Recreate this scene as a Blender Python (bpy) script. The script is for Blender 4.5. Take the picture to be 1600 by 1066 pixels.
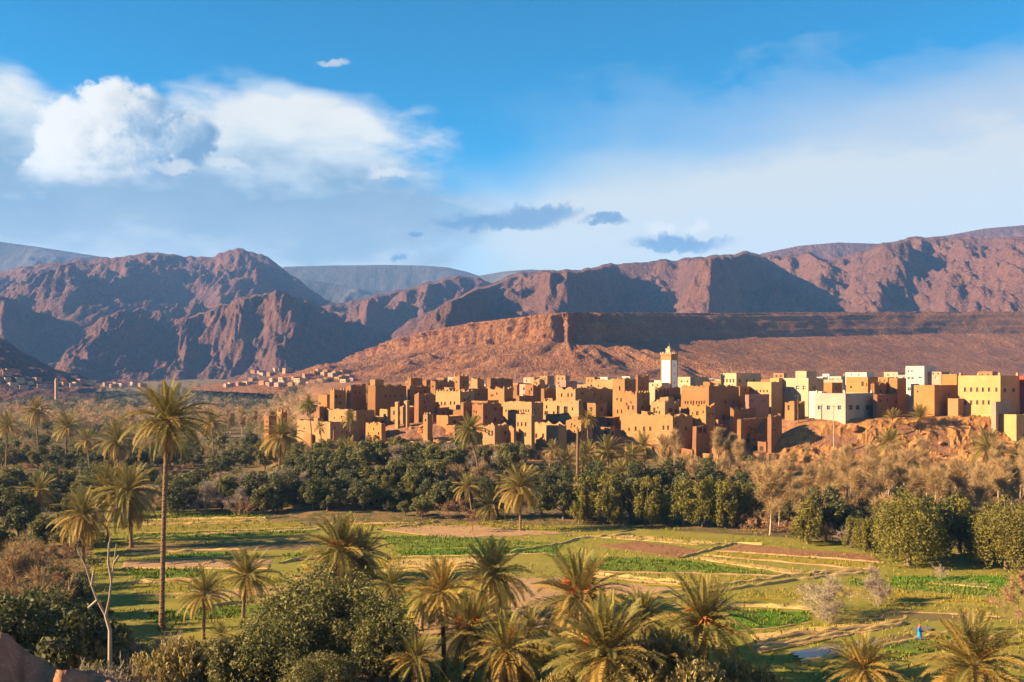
import bpy, bmesh, math, random
import numpy as np
from mathutils import Vector, Matrix, Euler

for _o in list(bpy.data.objects):
    bpy.data.objects.remove(_o, do_unlink=True)
S = bpy.context.scene
COL = S.collection
F = 1555.0            # focal length in photo pixels
HZ = 590.0            # horizon row of the photo
CZ = 29.5             # camera height above the valley floor
rng = random.Random(7)

# ------------------------------------------------------------------ camera
cam_d = bpy.data.cameras.new('camera')
cam = bpy.data.objects.new('camera', cam_d)
COL.objects.link(cam)
cam.location = (0, 0, CZ)
cam.rotation_euler = (math.pi / 2, 0, 0)
cam_d.sensor_width = 36.0
cam_d.lens = 36.0 * F / 1600.0
cam_d.shift_y = (HZ - 533.0) / 1600.0
cam_d.clip_start = 0.5
cam_d.clip_end = 40000.0
S.camera = cam

# ------------------------------------------------------------------ sun
SUN_EL = math.radians(22.0)
SUN_AZ = math.radians(-101.0)         # compass angle from +Y towards +X: to the left, a little behind the camera
SUN_DIR = Vector((math.sin(SUN_AZ) * math.cos(SUN_EL), math.cos(SUN_AZ) * math.cos(SUN_EL), math.sin(SUN_EL)))
sun_d = bpy.data.lights.new('sun', 'SUN')
sun_d.energy = 5.0
sun_d.angle = math.radians(0.53)
sun_d.color = (1.0, 0.70, 0.39)
sun = bpy.data.objects.new('sun', sun_d)
COL.objects.link(sun)
sun.location = (-200, -60, 90)
sun.rotation_euler = (-SUN_DIR).to_track_quat('-Z', 'Y').to_euler()

# ------------------------------------------------------------------ colour management
S.view_settings.view_transform = 'Standard'
S.view_settings.look = 'None'
S.view_settings.exposure = 2.25
S.view_settings.gamma = 1.0
S.view_settings.use_curve_mapping = False
S.render.engine = 'CYCLES'
S.cycles.use_denoising = True
try:
    S.cycles.denoiser = 'OPENIMAGEDENOISE'
    S.cycles.denoising_prefilter = 'ACCURATE'
except Exception:
    pass
S.cycles.max_bounces = 5
S.cycles.diffuse_bounces = 2
S.cycles.glossy_bounces = 2
S.cycles.transmission_bounces = 3
S.cycles.transparent_max_bounces = 6
S.cycles.volume_bounces = 0
S.cycles.use_adaptive_sampling = True
S.cycles.adaptive_threshold = 0.015


def lin(r, g, b):
    f = lambda c: (c / 255 / 12.92) if c / 255 <= 0.04045 else ((c / 255 + 0.055) / 1.055) ** 2.4
    return (f(r), f(g), f(b))


def sm(e0, e1, x):
    t = np.clip((np.asarray(x, dtype=float) - e0) / (e1 - e0), 0, 1)
    return t * t * (3 - 2 * t)


# ------------------------------------------------------------------ node helper
class NT:
    def __init__(self, tree):
        self.t = tree
        self.n = tree.nodes
        self.l = tree.links

    def put(self, sock, v):
        if v is None:
            return
        if isinstance(v, bpy.types.NodeSocket):
            self.l.new(v, sock)
        else:
            if isinstance(v, (tuple, list)):
                if sock.type == 'RGBA' and len(v) == 3:
                    v = (*v, 1.0)
                sock.default_value = v
            else:
                if sock.type == 'RGBA':
                    sock.default_value = (v, v, v, 1)
                else:
                    sock.default_value = v

    def m(self, op, a, b=None, c=None, clamp=False):
        nd = self.n.new('ShaderNodeMath')
        nd.operation = op
        nd.use_clamp = clamp
        self.put(nd.inputs[0], a)
        self.put(nd.inputs[1], b)
        self.put(nd.inputs[2], c)
        return nd.outputs[0]

    def add(self, a, b): return self.m('ADD', a, b)
    def sub(self, a, b): return self.m('SUBTRACT', a, b)
    def mul(self, a, b): return self.m('MULTIPLY', a, b)
    def mx(self, a, b): return self.m('MAXIMUM', a, b)
    def mn(self, a, b): return self.m('MINIMUM', a, b)

    def step(self, x, e0, e1, o0=0.0, o1=1.0):
        nd = self.n.new('ShaderNodeMapRange')
        nd.interpolation_type = 'SMOOTHSTEP'
        self.put(nd.inputs[0], x)
        self.put(nd.inputs[1], e0)
        self.put(nd.inputs[2], e1)
        self.put(nd.inputs[3], o0)
        self.put(nd.inputs[4], o1)
        return nd.outputs[0]

    def mix(self, f, a, b, blend='MIX'):
        nd = self.n.new('ShaderNodeMix')
        nd.data_type = 'RGBA'
        nd.blend_type = blend
        self.put(nd.inputs[0], f)
        self.put(nd.inputs[6], a)
        self.put(nd.inputs[7], b)
        return nd.outputs[2]

    def noise(self, vec, scale, detail=4, rough=0.55, dist=0.0, typ=None, lac=2.0):
        nd = self.n.new('ShaderNodeTexNoise')
        if typ:
            nd.noise_type = typ
        self.put(nd.inputs['Vector'], vec)
        self.put(nd.inputs['Scale'], scale)
        self.put(nd.inputs['Detail'], detail)
        self.put(nd.inputs['Roughness'], rough)
        self.put(nd.inputs['Distortion'], dist)
        self.put(nd.inputs['Lacunarity'], lac)
        return nd.outputs[0]

    def voro(self, vec, scale, feat='F1', smooth=None, rand=1.0):
        nd = self.n.new('ShaderNodeTexVoronoi')
        nd.feature = feat
        self.put(nd.inputs['Vector'], vec)
        self.put(nd.inputs['Scale'], scale)
        if smooth is not None:
            self.put(nd.inputs['Smoothness'], smooth)
        self.put(nd.inputs['Randomness'], rand)
        return nd

    def map(self, vec, scale=(1, 1, 1), loc=(0, 0, 0), rot=(0, 0, 0)):
        nd = self.n.new('ShaderNodeMapping')
        self.put(nd.inputs[0], vec)
        nd.inputs['Location'].default_value = loc
        nd.inputs['Rotation'].default_value = rot
        nd.inputs['Scale'].default_value = scale
        return nd.outputs[0]

    def ramp(self, f, stops):
        nd = self.n.new('ShaderNodeValToRGB')
        el = nd.color_ramp.elements
        while len(el) < len(stops):
            el.new(0.5)
        for e, (p, c) in zip(el, stops):
            e.position = p
            e.color = (*c, 1) if len(c) == 3 else c
        self.put(nd.inputs[0], f)
        return nd.outputs[0]

    def sep(self, v):
        nd = self.n.new('ShaderNodeSeparateXYZ')
        self.put(nd.inputs[0], v)
        return nd.outputs

    def comb(self, x, y, z):
        nd = self.n.new('ShaderNodeCombineXYZ')
        self.put(nd.inputs[0], x)
        self.put(nd.inputs[1], y)
        self.put(nd.inputs[2], z)
        return nd.outputs[0]

    def tc(self, which='Object'):
        return self.n.new('ShaderNodeTexCoord').outputs[which]

    def geo(self, which='Position'):
        return self.n.new('ShaderNodeNewGeometry').outputs[which]

    def oinfo(self, which='Random'):
        return self.n.new('ShaderNodeObjectInfo').outputs[which]


# ------------------------------------------------------------------ world: Nishita sky with procedural clouds by direction
def Upx(px):
    return F * math.atan((px - 800) / F)


def Vpx(px, py):
    az = math.atan((px - 800) / F)
    return F * math.atan((HZ - py) / F * math.cos(az))


def build_world():
    w = bpy.data.worlds.new('World')
    S.world = w
    w.use_nodes = True
    t = NT(w.node_tree)
    for nd in list(t.n):
        t.n.remove(nd)
    out = t.n.new('ShaderNodeOutputWorld')
    bg = t.n.new('ShaderNodeBackground')
    sky = t.n.new('ShaderNodeTexSky')
    sky.sky_type = 'NISHITA'
    sky.sun_disc = False
    sky.sun_elevation = SUN_EL
    sky.sun_rotation = SUN_AZ
    sky.altitude = 1300
    sky.air_density = 1.0
    sky.dust_density = 0.6
    sky.ozone_density = 2.2
    hs = t.n.new('ShaderNodeHueSaturation')
    hs.inputs['Hue'].default_value = 0.488
    hs.inputs['Saturation'].default_value = SKY_SAT
    hs.inputs['Value'].default_value = SKY_VAL
    t.l.new(sky.outputs[0], hs.inputs['Color'])
    base = hs.outputs[0]
    d = t.tc('Generated')
    x, y, z = t.sep(d)
    u = t.mul(t.m('ARCTAN2', x, y), F)
    v = t.mul(t.m('ARCSINE', z), F)
    # noises in direction space (flattened vertically for stratus)
    ds = t.map(d, (1, 1, 2.6))
    n_big = t.sub(t.noise(ds, 5.0, 3, 0.55), 0.5)
    n_mid = t.sub(t.noise(ds, 13.0, 4, 0.6), 0.5)
    d_b = t.map(d, (1, 1, 1.25))
    n_b = t.sub(t.noise(d_b, 22.0, 3, 0.55), 0.5)
    K = 1.0 / SKY_STR       # colours below are the wanted radiance; the background strength scales them back

    def C(r, g, b, k=1.0):
        c = lin(r, g, b)
        e = 2 ** S.view_settings.exposure
        return tuple(q * K * k / e for q in c)

    def vm(op, a, b=None, c=None):
        nd = t.n.new('ShaderNodeVectorMath')
        nd.operation = op
        t.put(nd.inputs[0], a)
        t.put(nd.inputs[1], b)
        t.put(nd.inputs[2], c)
        return nd.outputs['Value'] if op == 'DOT_PRODUCT' else nd.outputs[0]

    def ma(a, b, c):
        return t.m('MULTIPLY_ADD', a, b, c)

    def blobs(uv, lst, smooth):
        """smooth union of ellipses: squared distance in radii, 1 on the rim"""
        f = None
        for (px, py, rx, ry) in lst:
            q = vm('MULTIPLY_ADD', uv, (1 / rx, 1 / ry, 0), (-Upx(px) / rx, -Vpx(px, py) / ry, 0))
            q = vm('DOT_PRODUCT', q, q)
            f = q if f is None else t.m('SMOOTH_MIN', f, q, smooth)
        return f

    uv = t.comb(u, v, 0.0)
    # pale band of air towards the horizon
    col = t.mix(t.step(v, 330, -20, 0.0, 0.80), base, C(178, 205, 222))
    # high veil on the right: its upper edge climbs to the right
    line = ma(n_big, 130, ma(u, 0.17, 300))
    a = t.mul(t.step(t.sub(line, v), -70, 70, 0, 0.9), t.step(ma(n_big, 300, u), -330, 60))
    vc = t.ramp(t.m('MULTIPLY_ADD', v, 1 / 240, -90 / 240, clamp=True), [(0.0, C(190, 208, 216)), (0.45, C(220, 225, 220)), (1.0, C(230, 229, 220))])
    col = t.mix(a, col, vc)
    # thin second veil higher up on the right
    q = blobs(t.comb(u, ma(n_mid, 170, v), 0), [(1330, 165, 520, 75)], 0)
    col = t.mix(t.step(q, 1.3, 0.0, 0, 0.5), col, C(150, 190, 228))
    # broad soft cloud mass on the left
    nb0 = n_b
    q = blobs(uv, [(330, 330, 430, 190), (-30, 240, 190, 130), (450, 215, 170, 75)], 0.25)
    a3 = t.step(ma(nb0, -0.35, ma(n_mid, -1.1, ma(n_big, -1.1, q))), 1.12, 0.5, 0, 0.96)
    vv = ma(n_b, 60, ma(n_mid, 170, ma(n_big, 80, v)))
    c3 = t.ramp(t.m('MULTIPLY_ADD', vv, 1 / 300, -150 / 300, clamp=True), [(0.0, C(204, 216, 220)), (0.20, C(156, 180, 198)), (0.42, C(140, 170, 194)), (0.60, C(206, 220, 226)), (0.74, C(240, 242, 236)), (0.92, C(250, 249, 242)), (1.0, C(214, 230, 240))])
    col = t.mix(a3, col, c3)

    # crisp cumulus: union of puffs, edges broken by noise; shaded from the sun side
    puffs = [(176, 172, 48, 44), (216, 180, 48, 46), (190, 228, 84, 66), (292, 216, 52, 38), (110, 215, 52, 58), (88, 270, 60, 38), (175, 280, 84, 44)]
    nb2 = t.sub(t.noise(d, 60.0, 5, 0.66), 0.5)
    uvw = t.comb(ma(nb2, 40, ma(n_b, 40, u)), ma(nb2, -36, ma(n_b, -34, v)), 0.0)
    f0 = blobs(uvw, puffs, 0.3)
    f1 = blobs(vm('ADD', uvw, (-19, 14, 0)), puffs, 0.3)
    ac = t.step(f0, 1.12, 0.58)
    ac = t.mul(ac, t.step(ma(n_mid, 90, v), 262, 318))
    lit = ma(t.sub(f1, f0), 0.40, ma(u, -0.0045, 0.44 + 0.0045 * Upx(205)))
    lit = t.m('MULTIPLY_ADD', nb2, 1.3, lit, clamp=True)
    cc = t.ramp(lit, [(0.0, C(120, 158, 192)), (0.3, C(170, 194, 213)), (0.55, C(226, 231, 230)), (0.8, C(250, 249, 243)), (1.0, C(255, 254, 249))])
    col = t.mix(ac, col, cc)
    # small bright wisps
    q = blobs(uvw, [(268, 256, 34, 11), (360, 259, 34, 9), (612, 275, 44, 10), (524, 101, 30, 8), (1035, 357, 26, 14), (1095, 360, 24, 12)], 0.3)
    col = t.mix(t.step(q, 1.2, 0.1, 0, 0.6), col, C(240, 240, 234))
    # small dark clouds low over the hills
    uvd = t.comb(ma(nb2, 50, ma(n_b, 70, u)), ma(nb2, 44, ma(n_b, 36, v)), 0.0)
    q = blobs(uvd, [(780, 345, 112, 14), (840, 336, 66, 17), (945, 344, 42, 9), (1060, 380, 84, 14), (655, 364, 14, 6), (630, 400, 14, 7)], 0.3)
    col = t.mix(t.step(q, 1.2, 0.15, 0, 0.85), col, C(96, 145, 186))
    # the air below the clouds takes some of their light away
    nd = vm('SCALE', col)
    nd.node.inputs['Scale'].default_value = 1.0
    t.l.new(t.step(v, -40, 560, 1.36, 0.97), nd.node.inputs['Scale'])
    col = nd
    t.l.new(col, bg.inputs[0])
    bg.inputs[1].default_value = SKY_STR
    t.l.new(bg.outputs[0], out.inputs[0])
    w.cycles.sampling_method = 'MANUAL'
    w.cycles.sample_map_resolution = 256


SKY_STR = 0.039
SKY_SAT = 2.4
SKY_VAL = 1.0
build_world()


# ------------------------------------------------------------------ numpy noise
_perm = np.random.RandomState(3).permutation(256)
_perm = np.concatenate([_perm, _perm])
_gr = np.array([(math.cos(a), math.sin(a)) for a in np.linspace(0, 2 * math.pi, 17)[:16]])


def pn(x, y, seed=0):
    x = np.asarray(x, float)
    y = np.asarray(y, float)
    xi = np.floor(x).astype(int)
    yi = np.floor(y).astype(int)
    xf = x - xi
    yf = y - yi
    uu = xf * xf * xf * (xf * (xf * 6 - 15) + 10)
    vv = yf * yf * yf * (yf * (yf * 6 - 15) + 10)

    def g(ix, iy, dx, dy):
        h = _perm[(_perm[(ix + seed * 17) & 255] + iy) & 255] & 15
        return _gr[h, 0] * dx + _gr[h, 1] * dy
    a = g(xi, yi, xf, yf)
    b = g(xi + 1, yi, xf - 1, yf)
    c = g(xi, yi + 1, xf, yf - 1)
    e = g(xi + 1, yi + 1, xf - 1, yf - 1)
    return ((a * (1 - uu) + b * uu) * (1 - vv) + (c * (1 - uu) + e * uu) * vv) * 1.5


def fbm(x, y, o=5, seed=0, gain=0.5):
    r = 0
    a = 1
    for i in range(o):
        r = r + a * pn(x * 2 ** i, y * 2 ** i, seed + i)
        a *= gain
    return r


def ridged(x, y, o=5, seed=0, gain=0.5):
    r = 0
    a = 1
    w = 1
    for i in range(o):
        n = 1 - np.abs(pn(x * 2 ** i, y * 2 ** i, seed + i))
        n = n * n * w
        w = np.clip(n * 1.6, 0, 1)
        r = r + a * n
        a *= gain
    return r


# ------------------------------------------------------------------ object helpers
def W(px, py, D):
    return Vector(((px - 800) / F * D, D, CZ - (py - HZ) / F * D))


def mesh_np(name, verts, faces, mat, smooth=True):
    me = bpy.data.meshes.new(name)
    verts = np.asarray(verts, dtype=np.float32)
    faces = np.asarray(faces, dtype=np.int32)
    k = faces.shape[1]
    me.vertices.add(len(verts))
    me.vertices.foreach_set('co', verts.ravel())
    me.loops.add(faces.size)
    me.loops.foreach_set('vertex_index', faces.ravel())
    me.polygons.add(len(faces))
    me.polygons.foreach_set('loop_start', np.arange(0, faces.size, k, dtype=np.int32))
    me.polygons.foreach_set('loop_total', np.full(len(faces), k, dtype=np.int32))
    me.polygons.foreach_set('use_smooth', np.full(len(faces), smooth))
    me.update(calc_edges=True)
    if mat:
        me.materials.append(mat)
    return me


def link(name, me, parent=None, label=None, cat=None, group=None, kind=None, loc=None, rot=None, scale=None):
    o = bpy.data.objects.new(name, me)
    COL.objects.link(o)
    if parent is not None:
        o.parent = parent
    if loc is not None:
        o.location = loc
    if rot is not None:
        o.rotation_euler = rot
    if scale is not None:
        o.scale = scale if hasattr(scale, '__len__') else (scale,) * 3
    tag(o, label, cat, group, kind)
    return o


def tag(o, label=None, cat=None, group=None, kind=None):
    if label:
        o['label'] = label
    if cat:
        o['category'] = cat
    if group:
        o['group'] = group
    if kind:
        o['kind'] = kind
    return o


def grid_faces(nr, nc):
    i = np.arange(nr - 1)[:, None] * nc + np.arange(nc - 1)[None, :]
    i = i.ravel()
    return np.stack([i, i + 1, i + nc + 1, i + nc], 1)


# ------------------------------------------------------------------ materials
MATS = {}


def mat(name, fn, rough=0.9, spec=0.15, bump=None):
    """fn(t) -> colour socket or (colour socket, height socket)"""
    if name in MATS:
        return MATS[name]
    m = bpy.data.materials.new(name)
    m.use_nodes = True
    t = NT(m.node_tree)
    b = t.n['Principled BSDF']
    b.inputs['Roughness'].default_value = rough
    b.inputs['Specular IOR Level'].default_value = spec
    r = fn(t)
    h = None
    if isinstance(r, tuple) and len(r) == 2:
        r, h = r
    t.put(b.inputs['Base Color'], r)
    if h is not None and bump:
        bn = t.n.new('ShaderNodeBump')
        bn.inputs['Strength'].default_value = bump[0]
        bn.inputs['Distance'].default_value = bump[1]
        t.l.new(h, bn.inputs['Height'])
        t.l.new(bn.outputs[0], b.inputs['Normal'])
    MATS[name] = m
    return m


def rock_mat(name, c0, c1, c2, s=0.01, strata=0.0, bump=(0.9, 8.0)):
    def fn(t):
        p = t.geo('Position')
        n1 = t.noise(p, s, 6, 0.6)
        n2 = t.noise(p, s * 6, 5, 0.62)
        n3 = t.noise(p, s * 22, 4, 0.65)
        col = t.mix(t.step(n1, 0.35, 0.65), c0, c1)
        col = t.mix(t.step(n2, 0.45, 0.72, 0, 0.75), col, c2)
        if strata:
            pz = t.map(p, (0.15, 0.15, 1.0))
            ns = t.noise(pz, strata, 4, 0.6)
            col = t.mix(t.step(ns, 0.45, 0.62, 0, 0.35), col, tuple(q * 0.55 for q in c1))
        n4 = t.noise(p, s * 70, 3, 0.65)
        col = t.mix(t.step(n3, 0.42, 0.66, 0, 0.45), col, tuple(q * 0.6 for q in c1))
        col = t.mix(t.step(n4, 0.5, 0.68, 0, 0.4), col, tuple(min(1, q * 1.25) for q in c2))
        h = t.add(t.add(n2, t.mul(n3, 0.7)), t.mul(n4, 0.35))
        return col, h
    return mat(name, fn, 0.95, 0.05, bump)

# ================================================================== terrain
def ipl(pts, x):
    return np.interp(x, [p[0] for p in pts], [p[1] for p in pts])


EDGE = [(300, 420), (470, 330), (560, 318), (620, 302), (690, 300), (740, 305), (800, 304), (1040, 304), (1120, 300), (1180, 292), (1235, 290), (1300, 288), (1400, 286), (1600, 282), (2000, 280)]
TOPZ = [(300, 4), (430, 8), (520, 13), (640, 15), (800, 16.5), (1040, 17.0), (1220, 17.0), (1600, 18.0)]
RISE = [(300, 60), (560, 40), (620, 30), (700, 30), (800, 38), (1100, 36), (1200, 26), (1240, 17), (1600, 16)]


def G(x, y):
    """height of the ground"""
    x = np.asarray(x, float)
    y = np.asarray(y, float)
    yy = np.maximum(y, 1.0)
    px = 800 + F * x / yy
    hill = 27.3 * np.clip(1 - np.maximum(y, 0) / 64.0, 0, 1) ** 1.15
    hill = hill + fbm(x * 0.08, y * 0.08, 3, 9) * 0.5 * np.clip(hill / 8, 0, 1)
    hill = np.where(y < 0, 27.3, hill)
    left = 2.0 * sm(230, 700, y) + 4 * sm(600, 1300, y) + 40 * sm(1250, 2700, y)
    e = ipl(EDGE, px)
    w = ipl(RISE, px)
    tz = ipl(TOPZ, px)
    floor = 6.0 * sm(195, 268, y)
    vil = floor + (tz - 6.0) * sm(0, 1, (y - (e - 0.45 * w)) / w) + 3.0 * sm(330, 600, y) + 9 * sm(600, 1000, y) + 14 * sm(1000, 2000, y)
    k = sm(395, 500, px)
    z = left * (1 - k) + vil * k
    z = z + np.where(y > 225, fbm(x * 0.012, y * 0.012, 4, 2) * 0.9 * sm(225, 260, y), 0)
    z = z + fbm(x * 0.05, y * 0.05, 3, 5) * 0.03 * sm(60, 80, y)
    return np.maximum(z, 0) * sm(60, 66, y) + np.where(y < 66, hill, 0)


def g1(x, y):
    return float(G(np.array([x]), np.array([y]))[0])


_hy = 70.0 * 1.006 ** np.arange(0, 620)


def hit(px, py):
    """the ground point seen at a photo pixel"""
    gz = G((px - 800) / F * _hy, _hy)
    ok = gz >= CZ - (py - HZ) / F * _hy
    y = float(_hy[int(np.argmax(ok))]) if ok.any() else 2500.0
    x = (px - 800) / F * y
    return Vector((x, y, g1(x, y)))


def on_ground(px, D):
    x = (px - 800) / F * D
    return Vector((x, D, g1(x, D)))


M_earth = mat('earth_ground', lambda t: (lambda p: (
    t.mix(t.step(t.noise(p, 0.35, 6, 0.65), 0.42, 0.62), t.mix(t.step(t.noise(p, 0.03, 4, 0.6), 0.4, 0.6), (0.20, 0.125, 0.06), (0.13, 0.095, 0.045)), (0.075, 0.075, 0.028)),
    t.add(t.noise(p, 1.2, 6, 0.65), t.mul(t.noise(p, 8, 3, 0.6), 0.3))))(t.geo('Position')), 0.95, 0.05, (0.8, 0.25))
M_fan = rock_mat('red_earth', (0.23, 0.115, 0.062), (0.18, 0.088, 0.05), (0.27, 0.15, 0.085), 0.012, 0, (0.6, 1.5))


RAY0 = []


def build_ground():
    ys = np.concatenate([[-400, -150, -50, -15], np.linspace(0, 70, 36), np.linspace(72, 330, 150), 330 * (2700 / 330) ** np.linspace(0.02, 1, 130), [3300, 4200, 5300]])
    us = np.concatenate([np.linspace(-1.6, -0.62, 18), np.linspace(-0.6, 0.6, 200), np.linspace(0.62, 1.6, 18)])
    Y = ys[:, None] + 0 * us[None, :]
    X = us[None, :] * np.maximum(Y, 60.0)
    X = np.where(Y < 60, us[None, :] * (60 + 2.0 * np.abs(Y - 60)), X)
    Z = G(X, Y)
    v = np.stack([X, Y, Z], -1).reshape(-1, 3)
    f = grid_faces(len(ys), len(us))
    me = mesh_np('ground', v, f, M_earth)
    me.materials.append(M_fan)
    cy = v[f[:, 0], 1]
    cpx = 800 + F * v[f[:, 0], 0] / np.maximum(cy, 1)
    jit = fbm(v[f[:, 0], 0] * 0.03, cy * 0.03, 3, 8) * 12
    red = ((cpx + jit * 4 > 470) & (cy + jit > ipl(EDGE, cpx) - 22)) | (cy > 2200) | ((cpx > 430) & (cy > 900)) | (cy < 62)
    me.polygons.foreach_set('material_index', red.astype(np.int32))
    RAY0.append((v, f))
    o = link('ground', me, kind='structure')
    return o


build_ground()


RAY = []


# ------------------------------------------------------------------ mountains: sheets with a crest, a front and a back
def sheet(name, crest, depth, foot_z, front, material, back=700, rows=110, step=3.0, amp=60, sx=400, sy=900, seed=1,
          prof=1.0, spurs=(), fine=12, kind='structure', x_ext=0, wav=0.0):
    pxs = np.arange(crest[0][0] - x_ext, crest[-1][0] + x_ext + step, step)
    cpy = ipl(crest, pxs)
    # a little natural wobble on the crest
    cpy = cpy + fbm(pxs * 0.045, pxs * 0 + seed * 3.3, 4, seed) * wav
    D0 = ipl(depth, pxs) if isinstance(depth, list) else np.full(len(pxs), float(depth))
    zc = CZ - (cpy - HZ) / F * D0
    tb = np.linspace(-1, 0, 12)[:-1]
    tf = np.linspace(0, 1, rows) ** 1.15
    ts = np.concatenate([tb, tf])
    T = ts[:, None] + 0 * pxs[None, :]
    D = D0[None, :] - np.where(T < 0, T * back, T * front)
    X = (pxs[None, :] - 800) / F * D
    ext = np.where(T < 0, 1 - 0.75 * np.clip(-T, 0, 1) ** 1.1, (1 - np.clip(T, 0, 1)) ** prof)
    H = foot_z + (zc[None, :] - foot_z) * ext
    wx = X + fbm(X / sx * 0.7, D / sy * 0.7, 3, seed + 40) * sx * 0.35
    r = ridged(wx / sx, D / sy, 6, seed, 0.52) - 1.0
    r2 = ridged(X / sx * 3.1, D / sy * 1.9, 5, seed + 9, 0.55) - 1.0
    env = np.where(T < 0, 0.5 * (-T), np.clip(T * 5, 0, 1) * np.clip((1 - T) * 3.0, 0, 1))
    hh = np.clip((zc[None, :] - foot_z) / max((zc.max() - foot_z), 1), 0.05, 1)
    rb = ridged(wx / sx * 0.42 + 5, D / sy * 0.42, 3, seed + 60, 0.45) - 1.0
    H = H + (amp * 1.0 * rb + amp * 0.45 * r + amp * 0.22 * r2 + fine * fbm(X / 40, D / 60, 3, seed + 20)) * env * hh
    for (p0, p1, t0, t1, h, wd) in spurs:
        cx = (p0 + (p1 - p0) * np.clip((T - t0) / (t1 - t0), 0, 1))
        cx = cx + fbm(T * 3, T * 0 + seed, 2, seed + 3) * 12
        dpx = pxs[None, :] - cx
        prf = np.clip(1 - np.abs(dpx) / np.where(dpx < 0, wd * 1.3, wd * 0.6), 0, 1)
        along = sm(t0 - 0.05, t0 + 0.15, T) * (1 - sm(t1 - 0.3, t1, T))
        H = H + h * prf ** 1.2 * along * (1 + 0.25 * r2)
    # nothing in front rises above the crest line as seen from the valley
    lim = CZ + (zc - CZ)[None, :] / D0[None, :] * D * (1 - 0.02 * np.clip(T * 6, 0, 1))
    lim = np.maximum(lim, foot_z + 1)
    H = np.where(T > 0, np.minimum(H, lim - np.maximum(0, 0.06 * (H - lim))), H)
    v = np.stack([X, D, H], -1).reshape(-1, 3)
    me = mesh_np(name, v, grid_faces(len(ts), len(pxs)), material)
    RAY.append((v, grid_faces(len(ts), len(pxs))))
    return link(name, me, kind=kind)


M_far = rock_mat('far_mountain', (0.055, 0.055, 0.06), (0.075, 0.07, 0.07), (0.045, 0.045, 0.05), 0.0009, 0, (0.5, 30))
M_mtn = rock_mat('mountain_rock', (0.108, 0.056, 0.050), (0.076, 0.042, 0.040), (0.134, 0.071, 0.059), 0.0022, 0, (0.8, 30))
M_mtn2 = rock_mat('mountain_rock_warm', (0.118, 0.060, 0.048), (0.082, 0.043, 0.037), (0.146, 0.077, 0.058), 0.003, 0, (0.85, 24))
M_mesa = rock_mat('mesa_rock', (0.25, 0.116, 0.056), (0.18, 0.08, 0.043), (0.29, 0.155, 0.08), 0.008, 0.06, (1.0, 9))

sheet('mountain', [(-260, 372), (-120, 372), (0, 378), (60, 386), (150, 400), (220, 412), (330, 430)], 5600, 60, 1200, M_far, rows=60, step=6, amp=160, sx=900, sy=1700, seed=3)
sheet('mountain', [(380, 440), (445, 417), (520, 415), (600, 414), (660, 415), (700, 418), (730, 425), (748, 431), (790, 424), (830, 421), (870, 424), (960, 440)], 5500, 60, 1100, M_far, rows=70, step=4, amp=150, sx=700, sy=1500, seed=5)
sheet('mountain', [(380, 470), (470, 436), (540, 447), (600, 455), (660, 458), (740, 452), (800, 470)], 4900, 60, 800, M_far, rows=50, step=4, amp=120, sx=600, sy=1200, seed=8)
sheet('mountain', [(1120, 430), (1190, 396), (1250, 384), (1310, 379), (1372, 381), (1430, 373), (1480, 368), (1540, 357), (1600, 352), (1760, 350), (1950, 380)], 3800, 60, 700, M_mtn, rows=50, step=4, amp=90, sx=500, sy=900, seed=11)
# main range on the left with the pointed summit
sheet('mountain', [(-420, 420), (-200, 430), (0, 424), (60, 413), (130, 405), (200, 401), (240, 395), (290, 400), (335, 402), (352, 396), (372, 387), (390, 392), (420, 404), (450, 425), (480, 448), (510, 468), (560, 500), (610, 540)],
      3450, 25, 1200, M_mtn, rows=170, step=2.5, amp=115, sx=330, sy=520, seed=14, prof=0.85, wav=3,
      spurs=[(372, 420, 0.02, 0.6, 70, 60), (130, 60, 0.3, 0.9, 60, 80)])
# shoulder in front of it, at the left edge
sheet('mountain', [(-460, 470), (-200, 452), (-60, 455), (0, 461), (40, 468), (85, 481), (125, 471), (160, 473), (200, 492), (250, 520), (300, 560)],
      2850, 20, 900, M_mtn, rows=110, step=3, amp=70, sx=260, sy=400, seed=17, prof=0.9, spurs=[(-40, 20, 0.05, 0.9, 110, 90)])
# craggy hills in the left middle ground
sheet('mountain', [(70, 592), (90, 562), (110, 535), (130, 512), (160, 495), (190, 485), (215, 482), (245, 488), (285, 500), (320, 488), (360, 472), (400, 459), (430, 455), (462, 461), (490, 470), (520, 490), (560, 515), (620, 560)],
      [(70, 2250), (300, 2500), (430, 2350), (620, 2700)], 16, 620, M_mtn2, rows=190, step=1.8, amp=62, sx=120, sy=230, seed=21, prof=0.95, fine=9, wav=5,
      spurs=[(215, 150, 0.05, 0.7, 26, 60), (300, 285, 0.1, 0.9, 34, 26), (400, 360, 0.05, 0.8, 42, 34), (445, 470, 0.08, 0.9, 40, 30)])
# dark hills in the centre
sheet('mountain', [(420, 530), (500, 478), (560, 468), (620, 453), (660, 445), (695, 436), (720, 431), (745, 435), (775, 441), (830, 455), (900, 480)],
      3050, 20, 900, M_mtn, rows=130, step=2.2, amp=75, sx=230, sy=380, seed=25, prof=0.9, wav=3, spurs=[(690, 640, 0.03, 0.9, 60, 70), (600, 560, 0.1, 0.9, 45, 50)])
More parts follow.
